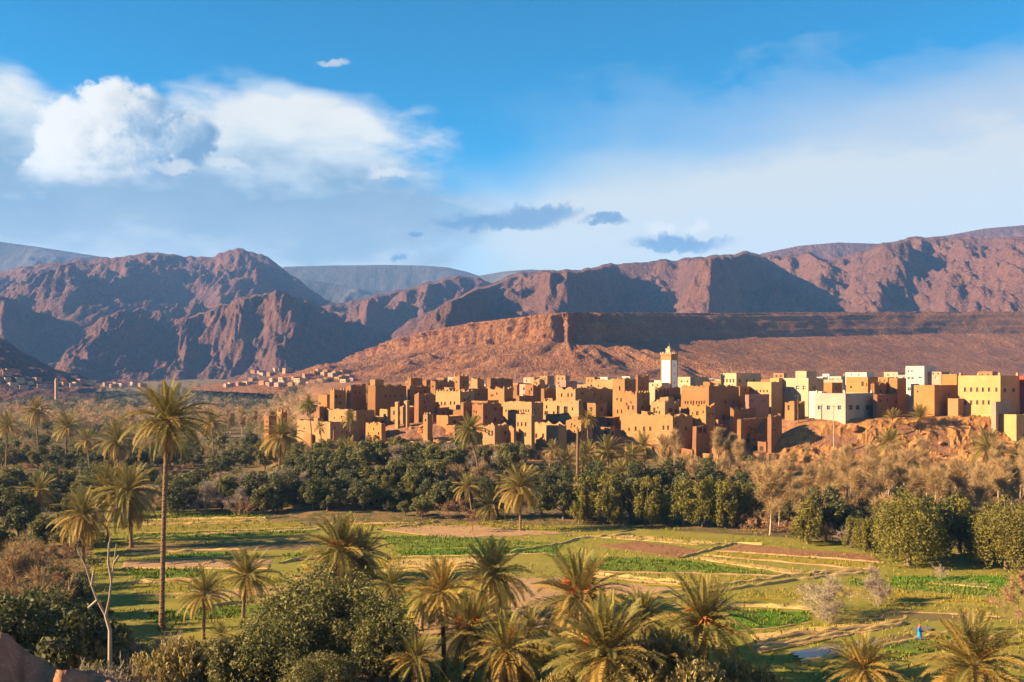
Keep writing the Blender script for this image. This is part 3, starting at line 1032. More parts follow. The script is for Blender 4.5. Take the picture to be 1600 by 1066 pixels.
KG = 'mud houses of the old quarter'
HOUSES = [
    # name, label, xl, xm, xr, ytop, D, colour, yaw, winL, winR, extra
    ('mud_house', 'small sunlit mud ruin at the far left tip of the old quarter', 412, 420, 432, 650, 352, 'red', 40, [(417, 659, 2, 3)], [], {}),
    ('mud_house', 'broken orange mud hut just right of the leftmost ruin', 432, 440, 449, 644, 356, 'orange', 40, [], [(445, 651, 2.5, 3)], {'cren': 1}),
    ('mud_house', 'low windowless mud wall house in front of the left kasbah', 463, 516, 560, 660, 312, 'tan', 52, [], [(540, 668, 2, 3)], {}),
    ('mud_house', 'dark small house with roof hatch below the left kasbah', 494, 499, 511, 636, 330, 'brown', 35, [], [(503, 647, 3, 4), (507, 642, 2, 3)], {}),
    ('mud_house', 'narrow mud tower house at the left end of the kasbah', 497, 511, 517, 617, 345, 'ochre', 40, [], [], {}),
    ('mud_house', 'ruined mud tower with two black openings at the kasbah left end', 515, 522, 541, 610, 340, 'ochre', 35, [], [(525, 620, 4, 6), (532, 619, 3, 4)], {'cren': 1}),
    ('mud_house', 'low sunlit terrace house below the ruined left tower', 510, 543, 556, 641, 322, 'tan', 48, [], [], {}),
    ('mud_house', 'tall mud block with two square windows beside the left tower', 540, 548, 572, 602, 345, 'brown', 33, [], [(555, 614, 3, 4), (562, 614, 3, 4)], {}),
    ('mud_house', 'low mud house with bright flat roof edge in front of the shaded kasbah', 552, 556, 586, 642, 318, 'ochre', 33, [], [], {}),
    ('mud_house', 'small lit wall house under the trees beside a dark pier', 571, 596, 603, 663, 306, 'orange', 50, [], [], {}),
    ('mud_tower', 'slim mud stair tower catching sun above the shaded kasbah', 578, 586, 600, 593, 352, 'ochre', 40, [], [], {}),
    ('mud_house', 'large shaded kasbah with a row of small square windows', 574, 586, 636, 603, 340, 'brown', 33, [], row(602, 617, 3, 619, 3, 4) + [(628, 618, 3, 4), (572, 620, 3, 5)], {}),
    ('mud_tower', 'roofless mud tower on the skyline left of centre', 636, 642, 660, 591, 372, 'brown', 36, [], [(648, 598, 2, 3)], {'cren': 1}),
    ('mud_house', 'long dark mud house behind the kasbah ruins', 636, 640, 676, 604, 356, 'brown', 33, [], [(664, 612, 3, 4), (650, 613, 2, 3)], {}),
    ('mud_house', 'flat mud house on the skyline right of the roofless tower', 660, 666, 690, 595, 380, 'red', 36, [], [], {}),
    ('mud_pier', 'leftmost free standing mud wall fin of the ruins', 617, 621.5, 624, 628, 312, 'tan', 50, [], [], {'par': 0.3}),
    ('mud_pier', 'second free standing mud wall fin of the ruins, beside the square tower', 631, 636, 640, 626, 312, 'tan', 50, [], [], {'par': 0.3}),
    ('mud_house', 'square mud tower with blank red brown shaded side in the ruins', 647, 654, 680, 616, 318, 'red', 33, [], [], {}),
    ('mud_house', 'low ruined mud cell with one doorway on the rubble slope', 661, 668, 676, 649, 300, 'ochre', 42, [(665, 657, 2.5, 4)], [], {'cren': 1}),
    ('mud_house', 'sunlit mud house front with two rows of arched windows', 680, 719, 742, 612, 326, 'tan', 48, row(684, 695, 3, 631, 2.6, 5.5) + row(704, 710, 2, 630, 2.6, 5.5) + row(682, 695, 4, 646, 2, 4) + [(710, 647, 2, 4)], [(726, 625, 2.5, 4), (732, 640, 2.5, 4)], {'cren': 2}),
    ('mud_house', 'shaded upper house above the windowed mud front', 672, 680, 711, 596, 358, 'brown', 35, [(676, 604, 2, 3)], [(690, 603, 2.5, 3), (700, 603, 2.5, 3)], {}),
    ('mud_tower', 'two sided mud tower house on the skyline above the windowed front', 708, 718, 733, 588, 372, 'ochre', 40, [(713, 597, 2, 3)], [(726, 597, 2, 3)], {'cren': 1}),
    ('mud_house', 'small bright mud box on the skyline left of the dark roofs', 736, 746, 757, 592, 385, 'tan', 42, [], [], {}),
    ('mud_house', 'long dark mud house in the middle of the quarter', 719, 724, 763, 608, 345, 'red', 34, [], [(735, 615, 2.5, 3.5), (748, 616, 2.5, 3.5)], {}),
    ('mud_house', 'dark flat house with ragged parapet on the central skyline', 760, 766, 802, 592, 372, 'red', 34, [], row(775, 795, 3, 598, 2.5, 3), {'cren': 1}),
    ('mud_house', 'stepped sunlit mud house with a corner pinnacle', 762, 788, 802, 608, 336, 'ochre', 46, [(770, 618, 2, 3)], [], {'cren': 1}),
    ('mud_house', 'broken mud cell with white rag on its parapet', 720, 724, 740, 629, 312, 'red', 36, [], [(731, 641, 3, 3.5)], {}),
    ('mud_house', 'mud house with three dark windows on a red shaded side', 737, 754.5, 784, 632, 304, 'red', 38, [(744, 652, 3, 5)], [(774, 639, 4, 6), (760, 652, 3.5, 5), (774, 656, 4, 6)], {}),
    ('mud_house', 'low front mud house with a pair of slit windows', 754, 773, 797, 665, 291, 'tan', 42, [(758, 672, 2, 6), (764, 677, 2.4, 8), (769, 677, 2.4, 8)], [(790, 676, 3, 5)], {}),
    ('mud_house', 'broad sunlit mud house with a line of ten tiny windows', 785, 831, 849, 629, 306, 'tan', 50, row(790, 826, 10, 642, 1.9, 4) + [(817, 646, 7, 2.5)], [], {}),
    ('mud_house', 'tall pale mud tower house with three rows of windows', 806, 830.5, 836, 649, 289, 'tan', 52, [(809, 663, 2.4, 6.5), (815, 663, 2.4, 6.5), (821.5, 663, 2.4, 6.5), (813.5, 680, 2.6, 5.5), (821, 679, 2.6, 6.5), (811.5, 697, 2, 5), (823, 697, 2, 4), (817, 693, 1.6, 2)], [], {}),
    ('mud_house', 'narrow mud annex at the left of the tall pale tower house', 795, 803, 807, 669, 291, 'ochre', 50, [], [], {}),
    ('mud_house', 'low mud house with two square windows at the tower house foot', 830, 873, 886, 664, 292, 'tan', 55, [(837.6, 681, 3.4, 7), (848.5, 681, 3.4, 7), (838, 697, 2, 3)], [], {}),
    ('mud_house', 'shaded mud house with flat roof above the tower house', 806, 811, 834, 619, 330, 'red', 35, [], [(822, 625, 2, 3)], {}),
    ('mud_house', 'orange mud house among the dark roofs in the centre', 820, 833, 846, 602, 350, 'red', 42, [(827, 612, 2, 3)], [(840, 609, 2, 3)], {}),
    ('mud_house', 'small shaded mud house with lit left edge beside the gallery house', 845, 850, 869, 607, 334, 'brown', 36, [], [(860, 614, 2.5, 3)], {}),
    ('mud_house', 'mud house with three arched windows above the gallery house', 868, 898.5, 962, 607, 322, 'tan', 48, [(876.5, 617.5, 2.6, 5.5), (887, 617.5, 2.6, 5.5), (893, 617.5, 2.6, 5.5)], [(911, 615, 2.5, 3.5), (930, 616, 3, 4)], {}),
    ('mud_house', 'mud gallery house with two tall open doorways in the centre', 848, 905, 912, 629, 306, 'tan', 58, [(853.5, 636, 2.5, 5), (872, 642.5, 4.5, 17), (884, 641.5, 6.5, 13), (895, 639, 2.5, 5), (853, 645.5, 6, 6), (865, 647, 3, 8)], [], {'cren': 1}),
    ('mud_house', 'low terrace house with ragged edge right of the gallery house', 884, 908, 926, 657, 298, 'ochre', 48, [(893, 663, 2.5, 3.5)], [], {}),
    ('mud_house', 'pink mud house on the skyline behind the three arched windows', 874, 884, 902, 595, 395, 'pink', 40, [], [(893, 599, 2, 2.5)], {}),
    ('mud_house', 'yellowish mud house on the skyline left of the pink house', 828, 843, 852, 593, 402, 'tan', 45, [(836, 598, 2, 2.5)], [], {}),
    ('mud_tower', 'tall mud tower with three windows left of the minaret', 957, 976, 994, 592, 318, 'ochre', 42, [(968, 607, 2.4, 7), (964, 624, 2.2, 4), (970.5, 625, 2.4, 6), (965, 643, 2, 6), (971, 643, 2, 6)], [(985, 602, 2.5, 3.5)], {}),
    ('mud_house', 'long mud wall house joined to the left of the tall mud tower', 925, 958, 962, 594, 338, 'tan', 58, [(935, 603, 2, 3)], [], {}),
    ('mud_house', 'crenellated mud house with paired windows below the tall tower', 975, 995, 1016, 614, 304, 'ochre', 42, [(981.5, 637, 2.8, 6.5), (989, 637, 2.8, 6.5)], [(1004.5, 637.5, 3.4, 6)], {'cren': 2}),
    ('mud_house', 'long low mud house with arched windows above the palm clump', 969, 1052, 1084, 650, 290, 'ochre', 54, [(982, 671, 2.6, 5.5), (992.5, 670, 3.4, 7), (1006, 670, 3.4, 6.5), (1016, 670, 3.4, 6.5), (1037, 668.5, 3, 7), (1044.5, 668.5, 3, 7), (1039, 688, 3, 5)], [(1060, 668, 3, 5), (1073, 670, 3, 6)], {}),
    ('mud_house', 'sunlit mud house with one tall window and a dark open court', 1016, 1039, 1062, 628, 300, 'tan', 46, [(1022, 641.5, 3.4, 9), (1030, 645, 2.5, 5)], [(1048, 641, 7, 6), (1057, 643, 5, 7)], {}),
    ('mud_house', 'dark house with three pale arches below the minaret', 1024, 1028, 1064, 607, 322, 'red', 34, [], [(1038, 615, 3, 9), (1043, 615, 3, 9), (1032, 613, 3, 5)], {}),
    ('mud_house', 'small red walled house left of the mosque', 992, 996.5, 1015, 589, 345, 'red', 35, [], [(1004, 596, 2.5, 3)], {'cren': 1}),
    ('mosque_hall', 'low cream mosque hall at the foot of the minaret', 1014, 1034, 1050, 598, 336, 'cream', 48, [(1020, 602, 2, 3), (1027, 602, 2, 3)], [], {'style': 'plaster', 'cat': 'mosque'}),
    ('mud_house', 'biggest cube shaped mud house right of the minaret, row of small openings', 1063, 1107.5, 1156, 604, 306, 'brown', 46, [(1070, 629, 2, 5), (1074, 629, 2, 5), (1079, 629, 2, 5), (1083, 629, 2, 5), (1088, 629, 2, 5), (1092, 629, 2, 5), (1096, 629, 2, 5), (1100, 629, 2, 5)], [(1131, 653, 5, 9), (1140, 654, 4, 6), (1134, 628, 3, 5), (1147, 629, 3, 5)], {}),
    ('mud_house', 'small sunlit annex with black window below the biggest cube house', 1077, 1103, 1118, 634, 294, 'orange', 48, [(1089.5, 646, 4, 6.5)], [], {}),
    ('mud_house', 'low shaded house with open bays under the biggest cube house', 1082, 1087, 1157, 667, 287, 'red', 34, [], [(1103, 673, 9, 9), (1093, 673, 6, 8), (1122, 676, 5, 8), (1134, 676, 5, 8)], {}),
    ('mud_house', 'wide cream house behind the biggest cube house', 1057, 1086, 1106, 589, 344, 'cream', 46, [(1065, 596, 2, 3), (1074, 596, 2, 3)], [], {'style': 'plaster'}),
    ('mud_house', 'dark blank mud house at the right end of the old quarter', 1155.5, 1157, 1206, 656, 287, 'brown', 33, [], [(1170, 668, 3, 4)], {}),
    ('mud_house', 'square mud tower base at the very right end of the old quarter', 1203.5, 1205, 1222, 652, 286, 'red', 36, [], [], {'cren': 1}),
    ('mud_house', 'shaded mud house with broken top above the right end tower', 1144, 1146, 1190, 640, 296, 'brown', 33, [], [(1165, 650, 3, 4)], {}),
    ('town_house', 'pale yellow house with four arched windows right of the minaret', 1126.5, 1150.5, 1189, 583, 338, 'cream', 47, row(1131, 1146, 4, 595, 2.2, 5.5), [(1156, 595, 3, 4.5), (1167, 595, 3, 4.5), (1178, 595, 3, 4.5)], {'style': 'plaster'}),
    ('town_house', 'orange shaded house below the pale yellow house', 1152, 1156, 1172, 604, 326, 'orange', 36, [], [(1164, 610, 2.5, 4)], {'style': 'plaster'}),
    ('town_house', 'bright yellow house with a line of small windows', 1168, 1205, 1222, 597, 326, 'yellow', 52, row(1172, 1199, 6, 611, 2.2, 4), [], {'style': 'plaster'}),
    ('town_house', 'taller bright yellow house next to the cream house', 1203, 1217, 1226, 591, 332, 'yellow', 48, [(1211, 598, 2.4, 4)], [], {'style': 'plaster'}),
    ('town_house', 'mauve pink blank garden house below the bright yellow house', 1166, 1170, 1202, 617, 308, 'pink', 36, [], [(1175, 626, 2, 3.5), (1193, 626, 2, 3.5)], {'style': 'plaster'}),
    ('town_house', 'cream house with five windows and grey shaded side', 1218, 1263, 1287, 591, 326, 'cream', 50, [(1224, 609, 2.6, 6), (1230.5, 609, 2.6, 6), (1237, 609, 2.6, 6), (1246, 606, 4.4, 6.5), (1256.5, 606, 4.4, 6.5)], [(1272, 606, 4, 6)], {'style': 'plaster', 'frame': 'w'}),
    ('town_house', 'small cream stair house on the skyline above the cream house', 1243, 1260, 1276, 580, 348, 'cream', 46, [], [], {'style': 'plaster'}),
    ('mud_house', 'small square hut with dark doorway on the rubble terrace', 1226, 1241, 1258, 628, 298, 'ochre', 44, [(1232, 637, 3.4, 8)], [(1249, 634, 3, 4)], {}),
    ('town_house', 'unfinished pale grey house with blue windows on the terrace', 1273, 1321, 1365, 615, 292, 'grey', 46, [(1280, 637, 4.4, 6), (1294.5, 637, 5.4, 6.5), (1311.5, 637, 5.4, 6.5)], [(1329, 637, 6, 7.5), (1340, 637, 6, 7.5), (1356, 637, 6, 7.5)], {'style': 'plaster', 'frame': 'b', 'cren': 1}),
    ('town_house', 'small white wing left of the pale grey house', 1264, 1284, 1292, 612, 312, 'white', 50, [(1278, 618, 2, 4)], [], {'style': 'plaster'}),
    ('town_house', 'orange upper room behind the pale grey house', 1287, 1300, 1316, 598, 312, 'orange', 44, [], [(1306, 606, 2.5, 3.5)], {'style': 'plaster'}),
    ('town_house', 'orange house with open loggia above the pale grey house', 1322, 1356, 1372, 589, 322, 'orange', 50, [(1348, 600, 4, 7), (1355, 601, 3, 6), (1330, 605, 3, 4)], [], {'style': 'plaster'}),
    ('town_house', 'white flat house on the skyline above the open loggia', 1321, 1354, 1366, 582, 348, 'white', 50, [(1330, 586, 2, 2.5), (1342, 586, 2, 2.5)], [], {'style': 'plaster'}),
    ('mud_house', 'shaded brown house beside the pale grey house', 1362, 1366, 1390, 600, 306, 'brown', 37, [], [(1376, 612, 3, 4.5), (1376, 628, 3, 4.5)], {}),
    ('mud_house', 'low dark mud house behind the thorny bush', 1364, 1370, 1416, 617, 298, 'red', 37, [], [(1375, 627, 2.5, 4), (1386, 625, 2.5, 4), (1400, 628, 2.5, 4)], {}),
    ('town_house', 'narrow orange house with blank lit side left of the white house', 1389, 1402, 1416, 591, 314, 'orange', 45, [(1398, 610, 2, 4)], [], {'style': 'plaster'}),
    ('town_house', 'tall white house with turquoise window and roof terrace', 1415, 1444, 1462, 572, 318, 'white', 50, [(1420, 580, 2.6, 3), (1425, 580, 2.6, 3), (1420, 591, 4, 3.4), (1426, 591, 4, 3.4), (1438, 590, 5, 3), (1421, 608, 6, 5)], [], {'style': 'plaster', 'frame': 'b'}),
    ('town_house', 'peach house with a projecting balcony beside the white house', 1443, 1471, 1484, 581, 316, 'dusty', 52, [(1453, 590, 3.5, 3), (1463, 590, 3.5, 3), (1450, 584, 2.5, 2.5), (1458, 584, 2.5, 2.5), (1466, 584, 2.5, 2.5)], [], {'style': 'plaster', 'frame': 'w'}),
    ('town_house', 'blank orange house between the balcony and the long yellow house', 1472, 1495, 1505, 585, 312, 'orange', 52, [], [], {'style': 'plaster'}),
    ('town_house', 'big blank orange cube house behind the spiky shrub', 1428, 1460, 1498, 602, 298, 'orange', 46, [(1434, 612, 2, 3)], [(1483, 616, 2.5, 4)], {'style': 'plaster'}),
    ('town_house', 'small low sunlit annex of the long yellow house', 1481, 1497, 1506, 623, 296, 'tan', 50, [], [], {'style': 'plaster'}),
    ('town_house', 'long yellow house with two rows of windows and red shaded side', 1497, 1563, 1593, 587, 290, 'yellow', 52, [(1508, 609, 3.6, 7), (1517.5, 609, 3.6, 7), (1527, 609, 3.6, 7), (1536, 609, 3.6, 7), (1545.5, 609, 3.6, 7), (1557, 609, 3.6, 7), (1508, 629, 3.6, 7), (1517.5, 629, 3.6, 7), (1527, 629, 3.6, 7), (1536.5, 629, 3.6, 7), (1545, 629, 3.6, 7)], [(1570, 610, 4, 6), (1584, 610, 4, 6)], {'style': 'plaster', 'cren': 1}),
    ('town_house', 'bright red house cut by the right edge of the picture', 1591, 1640, 1660, 588, 292, 'crimson', 58, [(1596, 600, 2, 4)], [], {'style': 'plaster'}),
    ('garden_wall', 'low sunlit boundary wall in front of the long yellow house', 1523, 1588, 1612, 648, 281, 'yellow', 64, [], [], {'style': 'plaster', 'par': 0.3, 'cat': 'wall'}),
    ('garden_wall', 'shaded courtyard wall below the bright red house', 1552, 1556, 1640, 628, 284, 'dusty', 44, [], [], {'style': 'plaster', 'par': 0.3, 'cat': 'wall'}),
]
for h in HOUSES:
    nm, lb, xl, xm, xr, yt, D, co, yw, wL, wR, ex = h
    ex = dict(ex)
    fr = {'b': M_blue, 'w': M_wht}.get(ex.pop('frame', None))
    cat_ = ex.pop('cat', {'mud_tower': 'tower', 'mud_pier': 'ruin'}.get(nm, 'house'))
    house(nm, lb, xl, xm, xr, yt, D, co, yw, wL, wR, cat=cat_, frame=fr, group=KG if nm.startswith('mud') else ('plastered houses of the new quarter' if nm == 'town_house' else None), **ex)

# ---------------------------------------------------------------- minaret
def build_minaret():
    D = 338.0
    th = math.radians(42)
    corner = W(1048.5, 605, D)
    s = 4.15
    gz = g1(corner.x, corner.y)
    root = link('minaret', None, label='white panelled mosque minaret with small lantern rising above the roofs', cat='minaret', loc=(corner.x, corner.y, gz - 0.5), rot=(0, 0, math.pi / 2 - th))
    z = lambda py: CZ - (py - HZ) / F * D - (gz - 0.5)
    zt = z(555)
    tanm, wh = PAL['tan'], M_wht
    g = Geo()
    g.box(0, s, 0, s, 0, zt)
    link('shaft', g.mesh('shaft', tanm), root)
    for side in range(4):
        p = Geo()
        e = 0.55
        a0, a1, z0, z1 = e, s - e, z(606), z(563)
        if side == 0:
            p.box(-0.05, 0.02, a0, a1, z0, z1)
        elif side == 1:
            p.box(a0, a1, -0.05, 0.02, z0, z1)
        elif side == 2:
            p.box(s - 0.02, s + 0.05, a0, a1, z0, z1)
        else:
            p.box(a0, a1, s - 0.02, s + 0.05, z0, z1)
        pan = link('panel', p.mesh('panel', wh), root)
        if side < 2:
            for k in range(3):
                q = Geo()
                zz = z(569 + 13.5 * k)
                m0 = s / 2 - 0.22
                if side == 0:
                    q.box(-0.075, -0.051, m0, m0 + 0.44, zz - 0.8, zz)
                else:
                    q.box(m0, m0 + 0.44, -0.075, -0.051, zz - 0.8, zz)
                link('window', q.mesh('window', mat('minaret_slit', lambda t: (0.25, 0.25, 0.27), 0.8)), pan)
    g = Geo()
    g.box(-0.22, s + 0.22, -0.22, s + 0.22, zt + 0.003, zt + 0.45)
    link('cornice', g.mesh('cornice', PAL['tan']), root)
    for i in range(5):
        for j in range(5):
            if i in (0, 4) or j in (0, 4):
                g = Geo()
                x, y = -0.02 + i * (s + 0.04) / 4, -0.02 + j * (s + 0.04) / 4
                a = 0.22
                b0 = [(x - a, y - a, zt + 0.42), (x + a, y - a, zt + 0.42), (x + a, y + a, zt + 0.42), (x - a, y + a, zt + 0.42)]
                b1 = [(x + (q[0] - x) * .35, y + (q[1] - y) * .35, zt + 1.15) for q in b0]
                g.prism(b0, b1)
                link('merlon', g.mesh('merlon', PAL['dusty']), root)
    m = s / 2
    g = Geo()
    g.box(m - 0.85, m + 0.85, m - 0.85, m + 0.85, zt + 0.40, zt + 2.1)
    lan = link('lantern', g.mesh('lantern', PAL['cream']), root)
    g = Geo()
    g.box(m - 1.0, m + 1.0, m - 1.0, m + 1.0, zt + 2.103, zt + 2.3)
    link('cornice', g.mesh('cornice', PAL['cream']), lan)
    bm = bmesh.new()
    bmesh.ops.create_uvsphere(bm, u_segments=14, v_segments=8, radius=0.62)
    me = bpy.data.meshes.new('dome')
    bm.to_mesh(me)
    bm.free()
    me.materials.append(PAL['cream'])
    link('dome', me, lan, loc=(m, m, zt + 2.5))
    bm = bmesh.new()
    bmesh.ops.create_cone(bm, segments=8, radius1=0.10, radius2=0.02, depth=1.2, cap_ends=True)
    me = bpy.data.meshes.new('finial')
    bm.to_mesh(me)
    bm.free()
    me.materials.append(PAL['yellow'])
    link('finial', me, lan, loc=(m, m, zt + 3.6))


build_minaret()

# ---------------------------------------------------------------- small houses behind, on the plateau: simple mesh houses with their own windows
_small = {}


def small_house(px, py_top, D, w, d, h, col, yaw, label, group, name='house', nwin=2, cat='house'):
    x = (px - 800) / F * D
    gz = g1(x, D)
    zt = CZ - (py_top - HZ) / F * D
    hh = max(h, zt - gz + 0.4)
    root = link(name, None, label=label, cat=cat, group=group, loc=(x, D, zt - hh), rot=(0, 0, math.radians(90 - yaw)))
    g = Geo()
    tk = 0.3
    # box walls, open parapet, roof set down
    for (x0, x1, y0, y1) in ((0, w, 0, tk), (0, w, d - tk, d), (0, tk, tk, d - tk), (w - tk, w, tk, d - tk)):
        g.box(x0, x1, y0, y1, 0, hh)
    if name == 'mud_hut' or rng.random() < 0.4:
        g.v = [(a_, b_, (c_ if c_ < 0.1 else c_ + rng.uniform(-0.35, 0.25))) for (a_, b_, c_) in g.v]
    link('walls', g.mesh('walls', PAL[col]), root)
    r = Geo()
    r.box(tk - 0.05, w - tk + 0.05, tk - 0.05, d - tk + 0.05, hh - 0.9, hh - 0.6)
    link('roof', r.mesh('roof', M_roofm), root)
    key = 'sw'
    if key not in _small:
        q = Geo()
        q.box(-0.5, 0.5, -0.06, 0.1, -0.65, 0.65)
        _small[key] = q.mesh('window', M_hole)
    for i in range(nwin):
        zz = hh - 2.0 - (2.9 if i >= 2 else 0)
        k = i % 2
        o = link('window', _small[key], root, loc=(0.0, d * (0.3 + 0.4 * k), zz), rot=(0, 0, math.pi / 2))
    link('window', _small[key], root, loc=(w * 0.5, 0.0, hh - 2.0))
    return root


ORD = ['first', 'second', 'third', 'fourth', 'fifth', 'sixth', 'seventh', 'eighth', 'ninth', 'tenth', 'eleventh', 'twelfth', 'thirteenth', 'fourteenth', 'fifteenth', 'sixteenth', 'seventeenth', 'eighteenth', 'nineteenth', 'twentieth']
TENS = ['', '', 'twenty', 'thirty', 'forty', 'fifty', 'sixty', 'seventy', 'eighty', 'ninety']


def ordn(n):
    if n < 20:
        return ORD[n]
    n += 1
    if n >= 100:
        return 'hundred and ' + ordn(n - 101) if n > 100 else 'hundredth'
    t, u = divmod(n, 10)
    return (TENS[t][:-1] + 'ieth') if u == 0 else TENS[t] + '-' + ORD[u - 1]


def batch_small(items, what, group, name):
    items.sort(key=lambda q: q[0])
    for i, (px, py, D, w, d, h, col, yaw, nw) in enumerate(items):
        cn = {'white': 'white', 'cream': 'cream', 'dusty': 'dusty pink', 'tan': 'tan', 'orange': 'orange', 'pink': 'pink', 'ochre': 'ochre', 'red': 'red brown', 'brown': 'brown', 'grey': 'grey', 'yellow': 'yellow'}[col]
        small_house(px, py, D, w, d, h, col, yaw, f'{cn} {"hut" if name == "mud_hut" else "flat roofed house"}, {ordn(i)} from left {what}', group, name, nw)


r2 = random.Random(21)
it = []
for k in range(74):
    px = 640 + 960 * (k + r2.random()) / 74
    back = r2.random()
    D = 400 + 320 * back ** 1.3
    py = 603 - 15 * back + r2.uniform(-5, 2)
    if 1180 < px:
        py -= 4
    if px < 820:
        py += 3
    cols = ['ochre', 'brown', 'tan', 'red', 'dusty'] if px < 880 else ['white', 'cream', 'tan', 'dusty', 'orange', 'grey', 'white', 'red']
    it.append((px, py, D, r2.uniform(5, 9), r2.uniform(5, 11), 4.0, r2.choice(cols), r2.uniform(35, 55), r2.choice([1, 2, 2, 4])))
batch_small(it, 'along the back of town below the mesa', 'houses at the back of town', 'small_house')
# huts and broken walls squeezed between the mud houses
it = []
for k in range(64):
    px = 470 + 740 * (k + r2.random()) / 64
    e_ = float(ipl(EDGE, px))
    D = e_ + r2.uniform(-16, 26)
    g_ = g1((px - 800) / F * D, D)
    h_ = r2.uniform(2.0, 4.6)
    it.append((px, HZ + (CZ - g_ - h_) * F / D, D, r2.uniform(2.5, 5.5), r2.uniform(2.5, 6.5), 2.0, r2.choice(['ochre', 'brown', 'tan', 'red', 'ochre']), r2.uniform(35, 55), r2.choice([0, 1, 2])))
for k in range(46):
    px = 500 + 600 * (k + r2.random()) / 46
    D = float(ipl(EDGE, px)) + r2.uniform(14, 62)
    g_ = g1((px - 800) / F * D, D)
    h_ = r2.uniform(4.0, 6.4)
    it.append((px, HZ + (CZ - g_ - h_) * F / D, D, r2.uniform(4, 6.5), r2.uniform(4, 7.5), 2.0, r2.choice(['ochre', 'brown', 'tan', 'brown', 'ochre']), r2.uniform(35, 55), r2.choice([1, 2, 4])))
batch_small(it, 'among huts between the mud houses', 'huts between the mud houses', 'mud_hut')
# far village under the tip of the mesa
it = []
spots = [(372, 597), (384, 596), (398, 578), (404, 579), (412, 581), (395, 590), (420, 583), (428, 576), (434, 575), (440, 591), (444, 594), (426, 592), (446, 577), (460, 588), (468, 592), (478, 584), (484, 583), (492, 580), (498, 577), (505, 582), (510, 577), (515, 570), (468, 597), (480, 596), (491, 595), (502, 593), (509, 592), (520, 584), (530, 588), (535, 586), (524, 579), (534, 578), (458, 597), (410, 596), (420, 598), (433, 599), (545, 585), (541, 592), (550, 590), (475, 588)]
for (px, py) in spots:
    hp = cast(px, py + 6)
    D = hp.y
    it.append((px + r2.uniform(-2, 2), py + r2.uniform(-1.5, 1.5), D, r2.uniform(.005, .009) * D, r2.uniform(.005, .008) * D, r2.uniform(5, 8), r2.choice(['dusty', 'dusty', 'cream', 'tan', 'pink', 'pink', 'ochre']), r2.uniform(30, 60), 2))
batch_small(it, 'in the far village under the mesa tip', 'far village under the mesa tip', 'small_house')
small_house(564, 569, 1360, 11, 8, 9, 'white', 50, 'lone white house standing on the slope above the far village', None, 'small_house', 4)
# village at the left edge, in the shade
it = []
for (px, py) in [(3, 581), (12, 576), (20, 577), (8, 590), (25, 590), (34, 593), (45, 596), (15, 598), (56, 590), (60, 600), (72, 601), (30, 602), (100, 597), (108, 599), (118, 597), (126, 592), (134, 594), (142, 596), (165, 598), (172, 600), (182, 597), (190, 599), (206, 597), (220, 599), (352, 600), (360, 598)]:
    hp = cast(px, py + 6)
    D = hp.y
    it.append((px + r2.uniform(-2, 2), py, D, r2.uniform(.005, .009) * D, r2.uniform(.005, .009) * D, r2.uniform(4, 7), r2.choice(['dusty', 'pink', 'tan', 'ochre', 'cream']), r2.uniform(30, 60), 2))
batch_small(it, 'in the shaded far village at left', 'far village at the left edge', 'small_house')


def build_tower_far():
    D = 980.0
    p = W(88, 622, D)
    gz = g1(p.x, p.y)
    zt = CZ - (594 - HZ) / F * D
    root = link('far_minaret', None, label='slim pale minaret of the far village at the left edge', cat='minaret', loc=(p.x, D, gz), rot=(0, 0, math.radians(45)))
    h = zt - gz
    g = Geo()
    g.box(-1.2, 1.2, -1.2, 1.2, 0, h)
    link('shaft', g.mesh('shaft', PAL['dusty']), root)
    g = Geo()
    g.box(-1.4, 1.4, -1.4, 1.4, h + 0.003, h + 0.4)
    link('cornice', g.mesh('cornice', PAL['cream']), root)
    g = Geo()
    g.box(-0.6, 0.6, -0.6, 0.6, h + 0.41, h + 1.6)
    g.prism([(-.6, -.6, h + 1.6), (.6, -.6, h + 1.6), (.6, .6, h + 1.6), (-.6, .6, h + 1.6)], [(-.1, -.1, h + 2.3), (.1, -.1, h + 2.3), (.1, .1, h + 2.3), (-.1, .1, h + 2.3)])
    link('lantern', g.mesh('lantern', PAL['cream']), root)


build_tower_far()


# ---------------------------------------------------------------- poles
def pole(px, py_top, D, label, m, arms=True):
    p = on_ground(px, D)
    zt = CZ - (py_top - HZ) / F * D
    root = link('utility_pole', None, label=label, cat='pole', loc=p, group='utility poles on the terrace')
    h = zt - p.z
    n = 8
    ring = lambda r, z: [(r * math.cos(2 * math.pi * i / n), r * math.sin(2 * math.pi * i / n), z) for i in range(n)]
    g = Geo()
    g.prism(ring(0.17, -0.3), ring(0.11, h))
    link('post', g.mesh('post', m), root)
    if arms:
        g = Geo()
        g.box(-0.8, 0.8, -0.06, 0.06, h - 0.5, h - 0.38)
        ar = link('crossarm', g.mesh('crossarm', m), root)
        for x in (-0.7, 0, 0.7):
            g = Geo()
            g.prism(ring(0.05, h - 0.38), ring(0.04, h - 0.2))
            link('insulator', g.mesh('insulator', M_wht), ar, loc=(x, 0, 0))


pole(1247, 617, 296, 'dark wooden utility pole on the rubble terrace', M_wood)
pole(1302.5, 633, 284, 'short pale concrete pole in front of the grey house', PAL['grey'])


# ---------------------------------------------------------------- boulders and rubble on the bluff
def rock_mesh(seed):
    r = np.random.RandomState(seed)
    bm = bmesh.new()
    bmesh.ops.create_icosphere(bm, subdivisions=2, radius=1.0)
    for v in bm.verts:
        k = 1 + 0.35 * float(fbm(np.array([v.co.x * 1.2 + seed]), np.array([v.co.y * 1.2 + v.co.z * 1.7]), 3, seed)[0])
        v.co *= k
        v.co.z *= 0.75
    me = bpy.data.meshes.new('rock')
    bm.to_mesh(me)
    bm.free()
    return me


